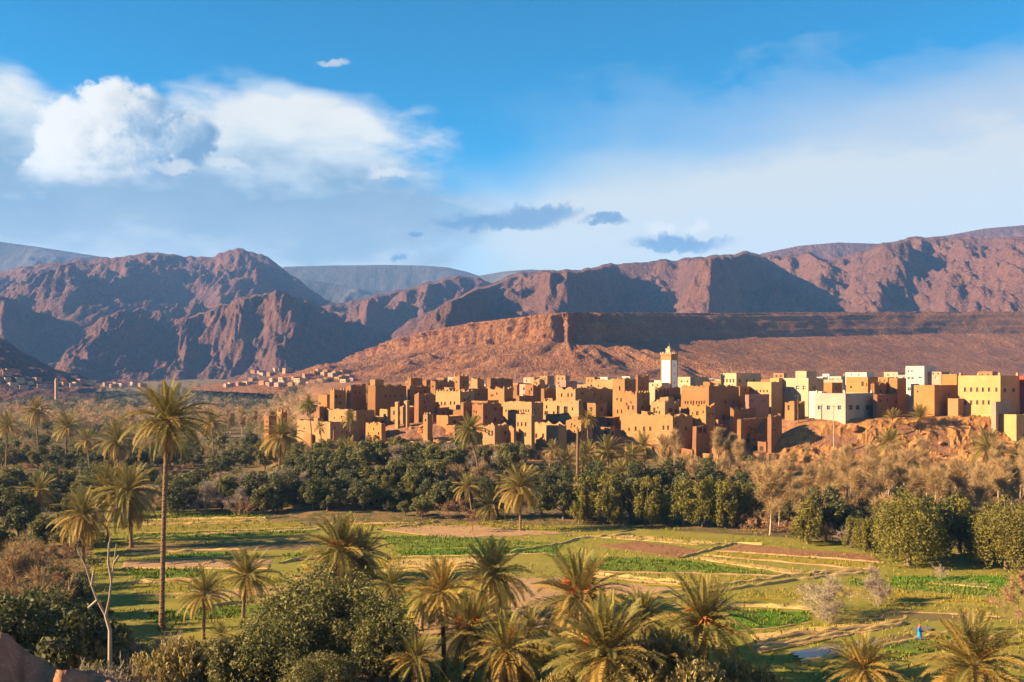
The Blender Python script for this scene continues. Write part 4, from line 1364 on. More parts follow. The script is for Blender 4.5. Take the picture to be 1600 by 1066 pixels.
M_rubble = rock_mat('bluff_rock', (0.42, 0.19, 0.075), (0.30, 0.13, 0.06), (0.48, 0.27, 0.11), 0.25, 0, (0.9, 0.3))
rocks = [rock_mesh(i) for i in range(5)]
for m_ in rocks:
    m_.materials.append(M_rubble)
k = 0
for i in range(64):
    if i < 22:
        px, D = r2.uniform(640, 720), r2.uniform(286, 312)
    else:
        px, D = r2.uniform(1228, 1605), r2.uniform(272, 291)
    p = on_ground(px, D)
    s_ = r2.uniform(0.5, 1.7) * (1.5 if r2.random() < 0.15 else 1)
    link('boulder', rocks[i % 5], label=('orange boulder among the fallen rubble below the mud ruins' if i < 22 else 'orange boulder on the red earth bluff under the new quarter'), cat='rock',
         group='boulders below the ruins' if i < 22 else 'boulders on the bluff', loc=(p.x, p.y, p.z + (0.1 * s_ if i < 22 else 0.25 + 0.25 * s_)), rot=(r2.random() * .5, r2.random() * .5, r2.random() * 6.3), scale=(s_, s_ * r2.uniform(.7, 1.3), s_ * r2.uniform(.6, 1.1)))

# ================================================================== vegetation
def leaf_mat(name, c0, c1, c2, trans=0.25, sc=0.6, rough=0.65):
    if name in MATS:
        return MATS[name]
    m = bpy.data.materials.new(name)
    m.use_nodes = True
    t = NT(m.node_tree)
    b = t.n['Principled BSDF']
    out = t.n['Material Output']
    p = t.geo('Position')
    n1 = t.noise(p, sc, 2, 0.5)
    wn = t.n.new('ShaderNodeTexWhiteNoise')
    t.put(wn.inputs['Vector'], t.map(p, (9, 9, 9)))
    o = t.oinfo('Random')
    col = t.mix(t.step(n1, 0.35, 0.65), c0, c1)
    col = t.mix(t.mul(o, 0.6), col, c2)
    b.inputs['Roughness'].default_value = rough
    b.inputs['Specular IOR Level'].default_value = 0.2
    t.put(b.inputs['Base Color'], col)
    tr = t.n.new('ShaderNodeBsdfTranslucent')
    t.put(tr.inputs[0], t.mix(0.5, col, c1))
    ms = t.n.new('ShaderNodeMixShader')
    ms.inputs[0].default_value = trans
    t.l.new(b.outputs[0], ms.inputs[1])
    t.l.new(tr.outputs[0], ms.inputs[2])
    t.l.new(ms.outputs[0], out.inputs[0])
    t.n.remove(wn)
    MATS[name] = m
    return m


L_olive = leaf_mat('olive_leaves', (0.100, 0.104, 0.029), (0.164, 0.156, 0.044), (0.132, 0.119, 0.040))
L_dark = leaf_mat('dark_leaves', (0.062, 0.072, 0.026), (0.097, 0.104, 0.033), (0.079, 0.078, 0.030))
L_pepper = leaf_mat('pepper_leaves', (0.121, 0.119, 0.019), (0.190, 0.167, 0.028), (0.148, 0.127, 0.028))
L_tam = leaf_mat('tamarisk_sprays', (0.198, 0.165, 0.046), (0.297, 0.231, 0.068), (0.231, 0.182, 0.077))
L_palm = leaf_mat('palm_leaflets', (0.131, 0.123, 0.029), (0.209, 0.176, 0.042), (0.194, 0.155, 0.040), 0.22)
L_palmg = leaf_mat('golden_palm_leaflets', (0.26, 0.175, 0.04), (0.34, 0.225, 0.05), (0.22, 0.165, 0.042), 0.25)
L_dead = leaf_mat('dry_palm_leaflets', (0.25, 0.15, 0.060), (0.33, 0.205, 0.085), (0.20, 0.125, 0.055), 0.2)
L_twig = leaf_mat('bare_twigs', (0.297, 0.198, 0.088), (0.378, 0.261, 0.117), (0.261, 0.176, 0.090), 0.0, 0.3, 0.9)
L_twigg = leaf_mat('grey_twigs', (0.24, 0.19, 0.14), (0.33, 0.27, 0.20), (0.22, 0.17, 0.125), 0.0, 0.3, 0.9)
L_twigr = leaf_mat('russet_twigs', (0.26, 0.145, 0.075), (0.34, 0.2, 0.105), (0.23, 0.135, 0.075), 0.0, 0.3, 0.9)
L_far = leaf_mat('far_leaves', (0.045, 0.055, 0.022), (0.075, 0.080, 0.030), (0.06, 0.06, 0.03), 0.1, 0.05)
L_fart = leaf_mat('far_twigs', (0.33, 0.205, 0.095), (0.42, 0.27, 0.125), (0.28, 0.18, 0.09), 0.0, 0.03)
M_bark = mat('bark', lambda t: t.mix(t.noise(t.map(t.geo('Position'), (1, 1, 0.3)), 6, 4, 0.6), (0.085, 0.058, 0.038), (0.20, 0.145, 0.10)), 0.95, 0.05)
M_barkp = mat('pale_bark', lambda t: t.mix(t.noise(t.map(t.geo('Position'), (1, 1, 0.4)), 4, 4, 0.6), (0.22, 0.17, 0.12), (0.40, 0.33, 0.25)), 0.95, 0.05)
M_ptrunk = mat('palm_trunk', lambda t: (lambda n: (t.mix(n, (0.115, 0.072, 0.042), (0.24, 0.155, 0.088)), n))(t.noise(t.map(t.geo('Position'), (1, 1, 2.2)), 3.2, 4, 0.65)), 0.95, 0.05, (0.8, 0.08))
M_orange = mat('date_stalks', lambda t: t.mix(t.noise(t.geo('Position'), 3, 2), (0.42, 0.11, 0.018), (0.58, 0.19, 0.03)), 0.7, 0.2)


def unit(v):
    return v / np.maximum(np.linalg.norm(v, axis=-1, keepdims=True), 1e-9)


def quads_from(cent, ax, bx):
    """one quad per row: centre, half axis a, half axis b (pointed leaf)"""
    v = np.stack([cent - ax, cent - bx + ax * 0.05, cent + ax, cent + bx + ax * 0.05], 1).reshape(-1, 3)
    f = np.arange(len(v)).reshape(-1, 4)
    return v, f


def leaf_cloud(rs, lobes, n, size, out_bias=0.6, shell=0.55, aspect=0.5, up=0.0, updir=0.0):
    """lobes: list of (cx,cy,cz, rx,ry,rz)"""
    L = np.array(lobes)
    wgt = (L[:, 3] * L[:, 4] + L[:, 3] * L[:, 5])
    idx = rs.choice(len(L), n, p=wgt / wgt.sum())
    d = unit(rs.normal(size=(n, 3)) + np.array([0, 0, up]))
    r = shell + (1 - shell) * rs.random(n) ** 0.6
    r = r * (1 + 0.10 * rs.normal(size=n))
    c = L[idx, :3] + d * L[idx, 3:6] * r[:, None]
    nrm = unit(d * out_bias + rs.normal(size=(n, 3)) * 0.7)
    a = unit(np.cross(nrm, rs.normal(size=(n, 3))))
    if updir:
        a = unit(a + np.array([0, 0, updir]))
    b = unit(np.cross(nrm, a))
    s = size * (0.6 + 0.8 * rs.random(n))
    return quads_from(c, a * s[:, None], b * (s * aspect)[:, None])


def tube_v(p0, p1, r0, r1, k=5):
    p0, p1 = np.array(p0, float), np.array(p1, float)
    d = unit((p1 - p0)[None])[0]
    h = np.array([1.0, 0, 0]) if abs(d[0]) < 0.8 else np.array([0, 1.0, 0])
    a = np.cross(d, h)
    a /= np.linalg.norm(a)
    b = np.cross(d, a)
    an = np.linspace(0, 2 * math.pi, k + 1)[:-1]
    ring = np.cos(an)[:, None] * a + np.sin(an)[:, None] * b
    return np.concatenate([p0 + ring * r0, p1 + ring * r1]), np.array([(i, (i + 1) % k, k + (i + 1) % k, k + i) for i in range(k)])


class NG:
    def __init__(self):
        self.v, self.f, self.n = [], [], 0

    def add(self, v, f):
        self.v.append(v)
        self.f.append(f + self.n)
        self.n += len(v)

    def tube(self, p0, p1, r0, r1, k=5):
        self.add(*tube_v(p0, p1, r0, r1, k))

    def mesh(self, name, m, smooth=False):
        return mesh_np(name, np.concatenate(self.v), np.concatenate(self.f), m, smooth)


def make_olive(seed, h=7.0, w=7.5, nl=34, n=5200, leaf=0.26, m=None, tall=1.0, low=0.12, mname='crown'):
    rs = np.random.RandomState(seed)
    lobes = []
    for i in range(nl):
        d = unit(rs.normal(size=3))
        r = rs.random() ** 0.4 * (1.22 if rs.random() < 0.3 else 1.0)
        x, y = d[0] * r * w * 0.41, d[1] * r * w * 0.41
        z = h * (0.56 + d[2] * r * 0.36)
        rr = w * rs.choice([0.06, 0.09, 0.12, 0.15]) * rs.uniform(0.85, 1.15)
        zz = max(z, h * low + rr * 0.6)
        lobes.append((x, y, zz, rr, rr, rr * tall * rs.uniform(0.8, 1.2)))
    if tall > 1.3:          # hanging skirts reaching down
        for i in range(nl // 2):
            a = rs.random() * 6.28
            rr = w * rs.uniform(0.08, 0.13)
            lobes.append((math.cos(a) * w * 0.40, math.sin(a) * w * 0.40, h * rs.uniform(0.16, 0.5), rr, rr, rr * 2.0))
    g = NG()
    g.add(*leaf_cloud(rs, lobes, n, leaf, 0.75, 0.42, 0.40, 0.25, -0.35 if tall > 1.3 else 0.15))
    crown = g.mesh(mname, m or L_olive)
    g = NG()
    fork = np.array([rs.normal() * 0.2, rs.normal() * 0.2, h * 0.2])
    g.tube((0, 0, -0.4), fork, 0.05 * h * 0.75, 0.035 * h, 7)
    for i in rs.choice(len(lobes), min(10, len(lobes)), replace=False):
        e = np.array(lobes[i][:3])
        mid = fork + (e - fork) * 0.5 + rs.normal(size=3) * 0.25
        g.tube(fork, mid, 0.02 * h, 0.012 * h, 5)
        g.tube(mid, e, 0.012 * h, 0.004 * h, 4)
    return crown, g.mesh('trunk', M_bark, True)


def make_bare(seed, h=11.0, w=6.0, m=None, bark=None, stems=1, up=0.75, limbs=16, sub=8, tw=18, tw_w=0.02, tl=1.9):
    rs = np.random.RandomState(seed)
    gt, gc = NG(), NG()
    tp, tdv = [], []

    def branch(p, d, ln, r, segs, bend, g, k):
        pts = [p]
        for i in range(segs):
            d = unit((d + rs.normal(size=3) * bend + np.array([0, 0, 0.06 * up]))[None])[0]
            q = pts[-1] + d * ln / segs
            g.tube(pts[-1], q, r * (1 - i / segs * 0.75), r * (1 - (i + 1) / segs * 0.75), k)
            pts.append(q)
        return pts, d
    for s in range(stems):
        d0 = unit(np.array([[rs.normal() * 0.06 * (1 if stems == 1 else 7), rs.normal() * 0.06 * (1 if stems == 1 else 7), 1.0]]))[0]
        hh = h * (rs.uniform(0.75, 0.95) if stems == 1 else rs.uniform(0.5, 0.85))
        pts, _ = branch(np.array([rs.normal() * .15 * (stems > 1), rs.normal() * .15 * (stems > 1), -0.3]), d0, hh, 0.017 * h / (1 if stems == 1 else 2.0), 7, 0.07, gt, 6)
        nl = max(3, limbs // stems)
        for i in range(nl):
            t = rs.uniform(0.22 if stems == 1 else 0.15, 0.98)
            k = min(int(t * 7), 6)
            p = pts[k] + (pts[k + 1] - pts[k]) * (t * 7 - k)
            az = rs.random() * 6.283
            upk = up + 0.4 * t
            d = unit(np.array([[math.cos(az), math.sin(az), upk]]))[0]
            ln = w * 0.55 * (1.15 - 0.65 * t) * rs.uniform(0.75, 1.25)
            bp, dd = branch(p, d, ln, 0.0055 * h, 4, 0.16, gc, 4)
            for j in range(sub):
                tt = rs.uniform(0.25, 1.0)
                kk = min(int(tt * 4), 3)
                q = bp[kk] + (bp[kk + 1] - bp[kk]) * (tt * 4 - kk)
                d2 = unit((unit((bp[kk + 1] - bp[kk])[None])[0] + rs.normal(size=3) * 0.55 + np.array([0, 0, 0.35 * up]))[None])[0]
                l2 = ln * 0.42 * rs.uniform(0.6, 1.2)
                sp, _ = branch(q, d2, l2, 0.0022 * h, 2, 0.2, gc, 3)
                for u in range(tw):
                    a = rs.random()
                    tp.append(sp[0] + (sp[2] - sp[0]) * a)
                    tdv.append(unit((d2 + rs.normal(size=3) * 0.5 + np.array([0, 0, 0.3 * up]))[None])[0] * rs.uniform(0.45, 1.15) * 0.62 * tl)
    tp, tdv = np.array(tp), np.array(tdv)
    for rep in range(2):
        side = unit(np.cross(tdv, rs.normal(size=tdv.shape))) * tw_w
        base = tp + tdv * (0.0 if rep == 0 else 0.4)
        dv = tdv if rep == 0 else unit(tdv + np.linalg.norm(tdv, axis=1, keepdims=True) * rs.normal(size=tdv.shape) * 0.7) * np.linalg.norm(tdv, axis=1, keepdims=True) * 0.8
        v = np.stack([base - side, base + side, base + dv + side * 0.4, base + dv - side * 0.4], 1).reshape(-1, 3)
        gc.add(v, np.arange(len(v)).reshape(-1, 4))
    return gc.mesh('crown', m or L_twig), gt.mesh('trunk', bark or M_barkp, True)


def make_tamarisk(seed, h=5.0, w=5.0, n=170, m=None, leaf=0.15):
    rs = np.random.RandomState(seed)
    gc, gt = NG(), NG()
    C, A, B = [], [], []
    for i in range(n):
        az = rs.random() * 6.283
        rad = rs.random() ** 0.6
        base = np.array([math.cos(az), math.sin(az), 0]) * rad * w * 0.28
        tip = np.array([math.cos(az) * rad * w * 0.5, math.sin(az) * rad * w * 0.5, h * rs.uniform(0.62, 1.0) * (1 - 0.35 * rad ** 2)])
        tip += rs.normal(size=3) * 0.15
        base[2] = -0.2
        if i % 5 == 0:
            gt.tube(base * np.array([.3, .3, 1]), base + (tip - base) * 0.6, 0.05, 0.015, 4)
        k = 60
        t = 0.22 + 0.78 * rs.random(k)
        spread = 0.34 * (1.05 - t)[:, None] + 0.05
        c = base + (tip - base) * t[:, None] + rs.normal(size=(k, 3)) * spread
        d = unit(unit((tip - base)[None]) * 1.0 + rs.normal(size=(k, 3)) * 0.45)
        s = leaf * rs.uniform(0.7, 1.7, k)
        nrm = rs.normal(size=(k, 3))
        b = unit(np.cross(d, nrm)) * (s * 0.32)[:, None]
        C.append(c)
        A.append(d * s[:, None])
        B.append(b)
    gc.add(*quads_from(np.concatenate(C), np.concatenate(A), np.concatenate(B)))
    return gc.mesh('foliage', m or L_tam), gt.mesh('stems', M_bark)


OL = [make_olive(100 + i, 7.0, 7.5, 46, 5200, 0.25, L_olive) for i in range(3)]
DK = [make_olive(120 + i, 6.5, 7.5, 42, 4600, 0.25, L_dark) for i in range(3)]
PEP = [make_olive(140 + i, 9.5, 6.4, 40, 7600, 0.24, L_pepper, 1.9, 0.1) for i in range(3)]
BIG = [make_olive(160 + i, 10.5, 11.5, 90, 20000, 0.19, L_olive, 1.15, 0.05) for i in range(2)]
BIGP = [make_olive(170 + i, 10.5, 10.5, 84, 16000, 0.20, L_pepper, 1.5, 0.08) for i in range(2)]
BR = [make_bare(200 + i, 12.0, 6.0, L_twig, M_barkp, 1, 1.5, 18, 9, 15, 0.02, 2.6) for i in range(4)]
BRW = [make_bare(220 + i, 8.0, 7.5, L_twig, M_barkp, 3, 0.55, 15) for i in range(3)]
BRG = [make_bare(240 + i, 7.0, 5.0, L_twigg, M_barkp, 5, 0.9, 15) for i in range(3)]
BRR = [make_bare(250 + i, 4.5, 4.5, L_twigr, M_bark, 1, 0.45, 14, 8, 12, 0.018, 0.6) for i in range(2)]
SHG = [make_bare(260 + i, 3.2, 3.6, L_twigg, M_barkp, 7, 0.5, 28, 6, 7, 0.012, 0.55) for i in range(2)]
TAM = [make_tamarisk(280 + i) for i in range(3)]
TAMD = [make_tamarisk(290 + i, m=L_olive) for i in range(2)]
rv = random.Random(5)


def put_tree(protos, name, label, cat, group, p, scale, crown='crown', trunk='trunk', zs=1.0, rot=None, k=None):
    cr, tr = protos[rv.randrange(len(protos)) if k is None else k]
    root = link(name, None, label=label, cat=cat, group=group, loc=p, rot=(0, 0, rv.random() * 6.28 if rot is None else rot), scale=(scale, scale, scale * zs))
    link(crown, cr, root)
    link(trunk, tr, root)
    return root


KIND = {'O': (OL, 'olive_tree', 'olive green bushy tree', 'tree', 7.0), 'D': (DK, 'dark_tree', 'dark green dense tree', 'tree', 6.5), 'P': (PEP, 'weeping_tree', 'yellow green tree with hanging foliage', 'tree', 9.5),
        'B': (BR, 'bare_tree', 'tall leafless tan tree', 'tree', 12.0), 'W': (BRW, 'bare_tree', 'spreading leafless tan tree', 'tree', 8.0), 'G': (BRG, 'bare_shrub', 'leafless grey thicket of upright stems', 'shrub', 7.0),
        'R': (BRR, 'small_bare_tree', 'small russet leafless tree', 'tree', 4.5), 'S': (SHG, 'bare_shrub', 'low grey leafless shrub', 'shrub', 3.2), 'T': (TAM, 'tamarisk_shrub', 'feathery golden green shrub', 'shrub', 5.0), 'U': (TAMD, 'tamarisk_shrub', 'feathery dark green shrub', 'shrub', 5.0),
        'X': (BIG, 'olive_tree', 'large olive tree', 'tree', 10.5), 'Y': (BIGP, 'weeping_tree', 'large weeping green tree', 'tree', 10.5)}


def belt(rows_, where, group):
    """rows_: list of (kind, px, D, height m)"""
    by = {}
    for q in rows_:
        by.setdefault(q[0], []).append(q)
    for kd, lst in by.items():
        lst.sort(key=lambda q: q[1])
        protos, nm, ds, ct, h0 = KIND[kd]
        for i, (_, px, D, h) in enumerate(lst):
            lb = f'{ds}, {ordn(i)} from left {where}' if len(lst) > 1 else f'{ds} {where}'
            put_tree(protos, nm, lb, ct, group, on_ground(px, D), h / h0, 'foliage' if kd in 'TU' else 'crown', 'stems' if kd in 'TU' else 'trunk')


def scatter(mix, px0, px1, n, D0, D1, h0, h1, seed):
    r = random.Random(seed)
    out = []
    for i in range(n):
        px = px0 + (px1 - px0) * (i + r.random()) / n
        kd = r.choice(mix)
        h = r.uniform(h0, h1)
        if kd in 'B':
            h *= 1.5
        out.append((kd, px, r.uniform(D0, D1), h))
    return out


# ---- belts between the fields and the town
belt(scatter('DODP', -40, 178, 9, 196, 228, 5.5, 7.5, 31) + scatter('DOT', -40, 150, 7, 160, 186, 4.5, 6.5, 32), 'beside the green strips at left', 'trees beside the green strips')
belt(scatter('DOGDW', 205, 480, 15, 212, 224, 6.0, 8.0, 41) + scatter('DOPD', 480, 705, 15, 212, 223, 5.0, 7.0, 42), 'crowding the far edge of the strips', 'trees crowding the far edge of the strips')
belt([('W', 8, 132, 9.5), ('W', 40, 138, 8.0), ('W', -20, 128, 9), ('R', 72, 146, 5.5), ('R', 100, 150, 5), ('O', 88, 128, 5), ('D', 120, 122, 4.5), ('D', 70, 112, 6.5), ('D', 150, 116, 3.6), ('U', 175, 106, 4.0), ('T', 60, 130, 4)], 'in the tan thicket at the left edge', 'tan thicket at the left edge')
belt(scatter('DDOO', -30, 330, 17, 232, 262, 5.5, 7.5, 1) + scatter('G', 322, 462, 11, 226, 236, 6, 8, 2), 'in the left grove front row', 'left grove front row')
belt(scatter('DOOD', -30, 470, 24, 290, 330, 6, 7.5, 3), 'in the left grove second row', 'left grove second row')
belt(scatter('OWGDO', -30, 470, 26, 350, 400, 6, 8, 4), 'in the left grove third row', 'left grove third row')
belt(scatter('WWBOW', -30, 640, 38, 430, 520, 7, 8.5, 5), 'in the leafless wood behind the left grove', 'leafless wood behind the left grove')
belt(scatter('DOOD', 470, 690, 13, 226, 236, 6.5, 8.5, 6) + [('O', 528, 214, 4.2), ('O', 605, 212, 2.4), ('O', 632, 208, 3.4), ('O', 660, 206, 5.0), ('R', 700, 203, 4.0), ('R', 717, 206, 4.5), ('R', 738, 190, 4.6), ('R', 655, 205, 2.6)], 'along the far edge of the middle fields', 'far edge of the middle fields')
belt(scatter('ODOG', 460, 800, 20, 246, 264, 6, 7.5, 7), 'in the grove below the mud ruins', 'grove below the mud ruins')
belt(scatter('WOGOD', 450, 830, 24, 268, 284, 5, 6.6, 8), 'right below the mud walls', 'trees right below the mud walls')
belt([('W', 712, 232, 7), ('W', 765, 236, 7.5), ('W', 790, 262, 7.5), ('G', 700, 256, 7), ('R', 690, 213, 5), ('R', 775, 206, 4), ('D', 700, 222, 5), ('D', 755, 218, 6)], 'around the leaning palm', 'trees around the leaning palm')
belt([('D', 845, 207, 7), ('D', 880, 205, 8), ('P', 912, 203, 9.5), ('P', 948, 201, 9.8), ('D', 985, 205, 9), ('P', 1012, 200, 9.8), ('P', 1068, 198, 9.6), ('P', 1098, 197, 9.8), ('P', 1130, 196, 9.8), ('P', 1155, 199, 9.0), ('P', 958, 199, 5.0), ('P', 905, 200, 4.6), ('P', 1018, 197, 5), ('P', 1040, 200, 6), ('D', 1180, 205, 8)], 'in the dense hedge behind the fields', 'dense hedge behind the fields')
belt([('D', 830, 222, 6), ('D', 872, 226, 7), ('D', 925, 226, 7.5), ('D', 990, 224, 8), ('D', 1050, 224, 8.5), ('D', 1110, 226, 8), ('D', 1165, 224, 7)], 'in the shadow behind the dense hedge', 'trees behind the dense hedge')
belt(scatter('WBW', 1035, 1190, 13, 236, 252, 7.0, 8.2, 9) + [('W', 928, 268, 6.5), ('W', 865, 262, 6.5), ('W', 905, 272, 7), ('W', 990, 262, 6)], 'below the long low mud house', 'leafless trees below the long mud house')
belt([('B', 1203, 186, 13.0), ('B', 1216, 191, 12.5), ('B', 1236, 200, 11.5), ('B', 1262, 205, 11.0), ('B', 1190, 204, 11.0)], 'in the pale trunk group right of the hedge', 'pale trunk trees right of the hedge')
belt(scatter('BBBWB', 1275, 1640, 40, 194, 232, 7.2, 8.6, 10), 'in the right hand leafless wood', 'right hand leafless wood')
belt(scatter('BWBOB', 1180, 1640, 26, 236, 252, 3.6, 4.6, 11), 'along the foot of the red bluff', 'trees along the foot of the bluff')
belt(scatter('DDR', 1200, 1640, 24, 186, 200, 4.0, 5.5, 12), 'in the dark understory of the right hand wood', 'understory of the right hand wood')
belt([('P', 1262, 176, 8.5), ('D', 1290, 180, 9), ('P', 1332, 172, 5.5), ('P', 1352, 168, 6), ('Y', 1420, 156, 11.2), ('P', 1500, 166, 10.5), ('Y', 1572, 153, 10.4), ('P', 1535, 158, 8.2), ('D', 1455, 160, 9.5), ('D', 1620, 156, 9), ('R', 1300, 176, 4.2), ('S', 1330, 172, 4.6), ('S', 1290, 178, 3.6), ('R', 1480, 163, 4)], 'at the field edge on the right', 'trees at the right field edge')
# ---- shrubs standing in the fields
belt([('S', 1290, 124, 5.6), ('S', 1283, 121, 4.6), ('S', 1296, 119, 3.0), ('G', 1372, 130, 4.8), ('S', 1370, 128, 3.4), ('S', 1470, 145, 2.4), ('R', 1515, 116, 2.6), ('R', 1590, 119, 5.2), ('R', 1605, 125, 5.5), ('S', 1598, 150, 3.2), ('R', 382, 207, 4.2), ('R', 475, 126, 1.6)], 'standing in the open fields', 'shrubs in the open fields')
# ---- foreground
belt([('X', 505, 96, 11.4), ('X', 430, 90, 8.6), ('X', 580, 92, 8.8), ('O', 360, 88, 6.4), ('X', 500, 84, 6.4), ('O', 620, 100, 4.6), ('D', 470, 80, 3.6), ('D', 560, 80, 4.2), ('D', 380, 78, 3.2)], 'in the foreground clump left of centre', 'foreground clump left of centre')
belt([('D', 60, 96, 9.0), ('D', 20, 90, 9.0), ('D', 110, 92, 7.6), ('W', 10, 104, 10.5), ('W', 36, 118, 8.5), ('R', 80, 122, 6.0), ('T', 128, 93, 6.8), ('U', 150, 86, 5.2), ('U', 110, 82, 5.0), ('U', 200, 84, 3.4), ('U', 235, 86, 3.6), ('T', 262, 94, 4.6), ('T', 285, 92, 4.2), ('T', 240, 92, 3.4), ('S', 185, 84, 6.0), ('S', 205, 88, 4.4), ('S', 60, 80, 6.4), ('S', 80, 78, 5.4), ('D', 160, 80, 3.4), ('D', 285, 80, 3.0), ('D', 100, 76, 4.0), ('D', 220, 77, 2.2), ('D', 330, 82, 3.8), ('U', 330, 96, 3.2), ('T', 268, 88, 6.6), ('T', 300, 92, 5.6), ('T', 228, 90, 5.0), ('T', 330, 90, 5.4), ('U', 205, 94, 4.6), ('T', 185, 98, 4.4), ('G', 272, 93, 6.4), ('S', 150, 95, 5.0), ('S', 215, 92, 5.0), ('U', 350, 84, 4.4), ('D', 30, 100, 7.5), ('D', 95, 103, 6.5)], 'on the shady foreground slope at left', 'foreground slope at left')
belt([('T', 985, 84, 7.2), ('T', 1030, 86, 7.8), ('T', 1075, 82, 6.2), ('U', 1050, 90, 7.0), ('T', 1105, 84, 5.4), ('T', 1150, 88, 5.0), ('T', 1195, 88, 4.0), ('T', 1240, 86, 3.2), ('T', 1275, 84, 2.6), ('T', 1120, 80, 4.6), ('T', 880, 84, 5.0), ('T', 905, 90, 5.6), ('U', 860, 88, 3.4), ('T', 940, 80, 4.4), ('U', 1000, 78, 4.6), ('T', 1180, 82, 3.4), ('T', 650, 86, 3.2), ('T', 700, 88, 2.6), ('U', 745, 86, 2.8), ('T', 820, 92, 3.0), ('T', 845, 84, 3.6), ('T', 1310, 84, 2.2), ('T', 1400, 86, 1.8), ('T', 1440, 84, 2.0), ('U', 1600, 84, 2.2)], 'in the foreground thicket at the bottom', 'foreground thicket at the bottom')


# dead forked trunk on the left slope
def dead_tree():
    p = on_ground(172, 88)
    root = link('dead_tree', None, label='bleached dead tree with two forked limbs above the left slope', cat='tree', loc=p)
    q = lambda px, py: np.array(W(px, py, 88.0)) - np.array(p)
    g = NG()
    base = np.array([0, 0, -0.3])
    f1 = q(172, 985)
    g.tube(base, f1, 0.24, 0.17, 7)
    f2 = q(165, 962)
    g.tube(f1, f2, 0.17, 0.14, 7)
    link('trunk', g.mesh('trunk', M_barkp, True), root)
    for pts in ([(165, 962), (152, 938), (143, 915), (134, 885), (120, 857)], [(165, 962), (171, 935), (174, 905), (178, 880), (182, 850)], [(143, 915), (147, 890)], [(174, 905), (169, 880), (170, 850), (173, 840)], [(178, 880), (186, 868)], [(152, 938), (138, 950)]):
        g = NG()
        for i in range(len(pts) - 1):
            r0 = 0.13 * (1 - i / len(pts) * 0.75)
            a, b = q(*pts[i]), q(*pts[i + 1])
            g.tube(a, b, r0, r0 * 0.78, 5)
        link('limb', g.mesh('limb', M_barkp, True), root)


dead_tree()


# ------------------------------------------------------------------ date palms
def frond_mesh(name, m, curve, n=30, lw=0.020, ll=0.19, vee=0.35, seed=0, fold=1.0, p=1.3):
    rs = np.random.RandomState(seed)
    g = NG()
    N = 12
    ts = np.linspace(0, 1, N + 1)
    pts = [np.zeros(3)]
    ang = [0.0]
    for i in range(N):
        a = -curve * ((i + 0.5) / N) ** p
        pts.append(pts[-1] + np.array([math.cos(a), 0, math.sin(a)]) / N)
        ang.append(a)
    pts = np.array(pts)
    for i in range(0, N, 2):
        g.tube(pts[i], pts[i + 2], 0.010 * (1 - ts[i] * 0.8), 0.010 * (1 - ts[i + 2] * 0.8), 3)
    V = []
    for k in range(n):
        t = 0.12 + 0.88 * (k + 0.5) / n
        i = min(int(t * N), N - 1)
        o = pts[i] + (pts[i + 1] - pts[i]) * (t * N - i)
        d = pts[i + 1] - pts[i]
        d = d / np.linalg.norm(d)
        up = np.array([-d[2], 0, d[0]])
        for s in (-1, 1):
            ln = ll * (math.sin(math.pi * (0.14 + 0.80 * t)) ** 0.7) * rs.uniform(0.85, 1.1)
            dr = d * (0.65 + 0.5 * t) + np.array([0, s, 0]) * fold + up * (vee + rs.normal() * 0.12)
            dr = dr / np.linalg.norm(dr)
            wd = d * lw
            droop = np.array([0, 0, -0.25 * ln])
            V.append([o - wd * 0.5, o + wd * 0.5, o + dr * ln * 0.6 + wd * 0.55, o + dr * ln * 0.6 - wd * 0.45])
            V.append([o + dr * ln * 0.6 - wd * 0.45, o + dr * ln * 0.6 + wd * 0.55, o + dr * ln + droop + wd * 0.1, o + dr * ln + droop - wd * 0.05])
    v = np.array(V).reshape(-1, 3)
    g.add(v, np.arange(len(v)).reshape(-1, 4))
    return g.mesh(name, m)


FR = {}
for key, mm in (('g', L_palm), ('y', L_palmg)):
    FR[key] = {'up': [frond_mesh('frond', mm, 0.25, seed=1), frond_mesh('frond', mm, 0.5, seed=2)],
               'mid': [frond_mesh('frond', mm, 0.75, seed=3), frond_mesh('frond', mm, 1.05, seed=4)],
               'low': [frond_mesh('frond', mm, 1.15, seed=5), frond_mesh('frond', mm, 0.85, seed=6)]}
FR['dead'] = [frond_mesh('dry_frond', L_dead, 0.5, 18, 0.016, 0.13, 0.0, 7, 0.35), frond_mesh('dry_frond', L_dead, 0.8, 18, 0.016, 0.12, 0.0, 8, 0.3)]


def stalk_mesh():
    rs = np.random.RandomState(4)
    g = NG()
    pts = [np.array([0, 0, 0.0]), np.array([0.35, 0, 0.22]), np.array([0.62, 0, 0.24])]
    g.tube(pts[0], pts[1], 0.03, 0.024, 4)
    g.tube(pts[1], pts[2], 0.024, 0.02, 4)
    for i in range(16):
        e = pts[2] + np.array([rs.uniform(0.05, 0.32), rs.normal() * 0.13, rs.uniform(-0.45, 0.02)])
        g.tube(pts[2], e, 0.018, 0.012, 3)
    return g.mesh('date_stalk', M_orange)


STALK = stalk_mesh()
_pt = {}


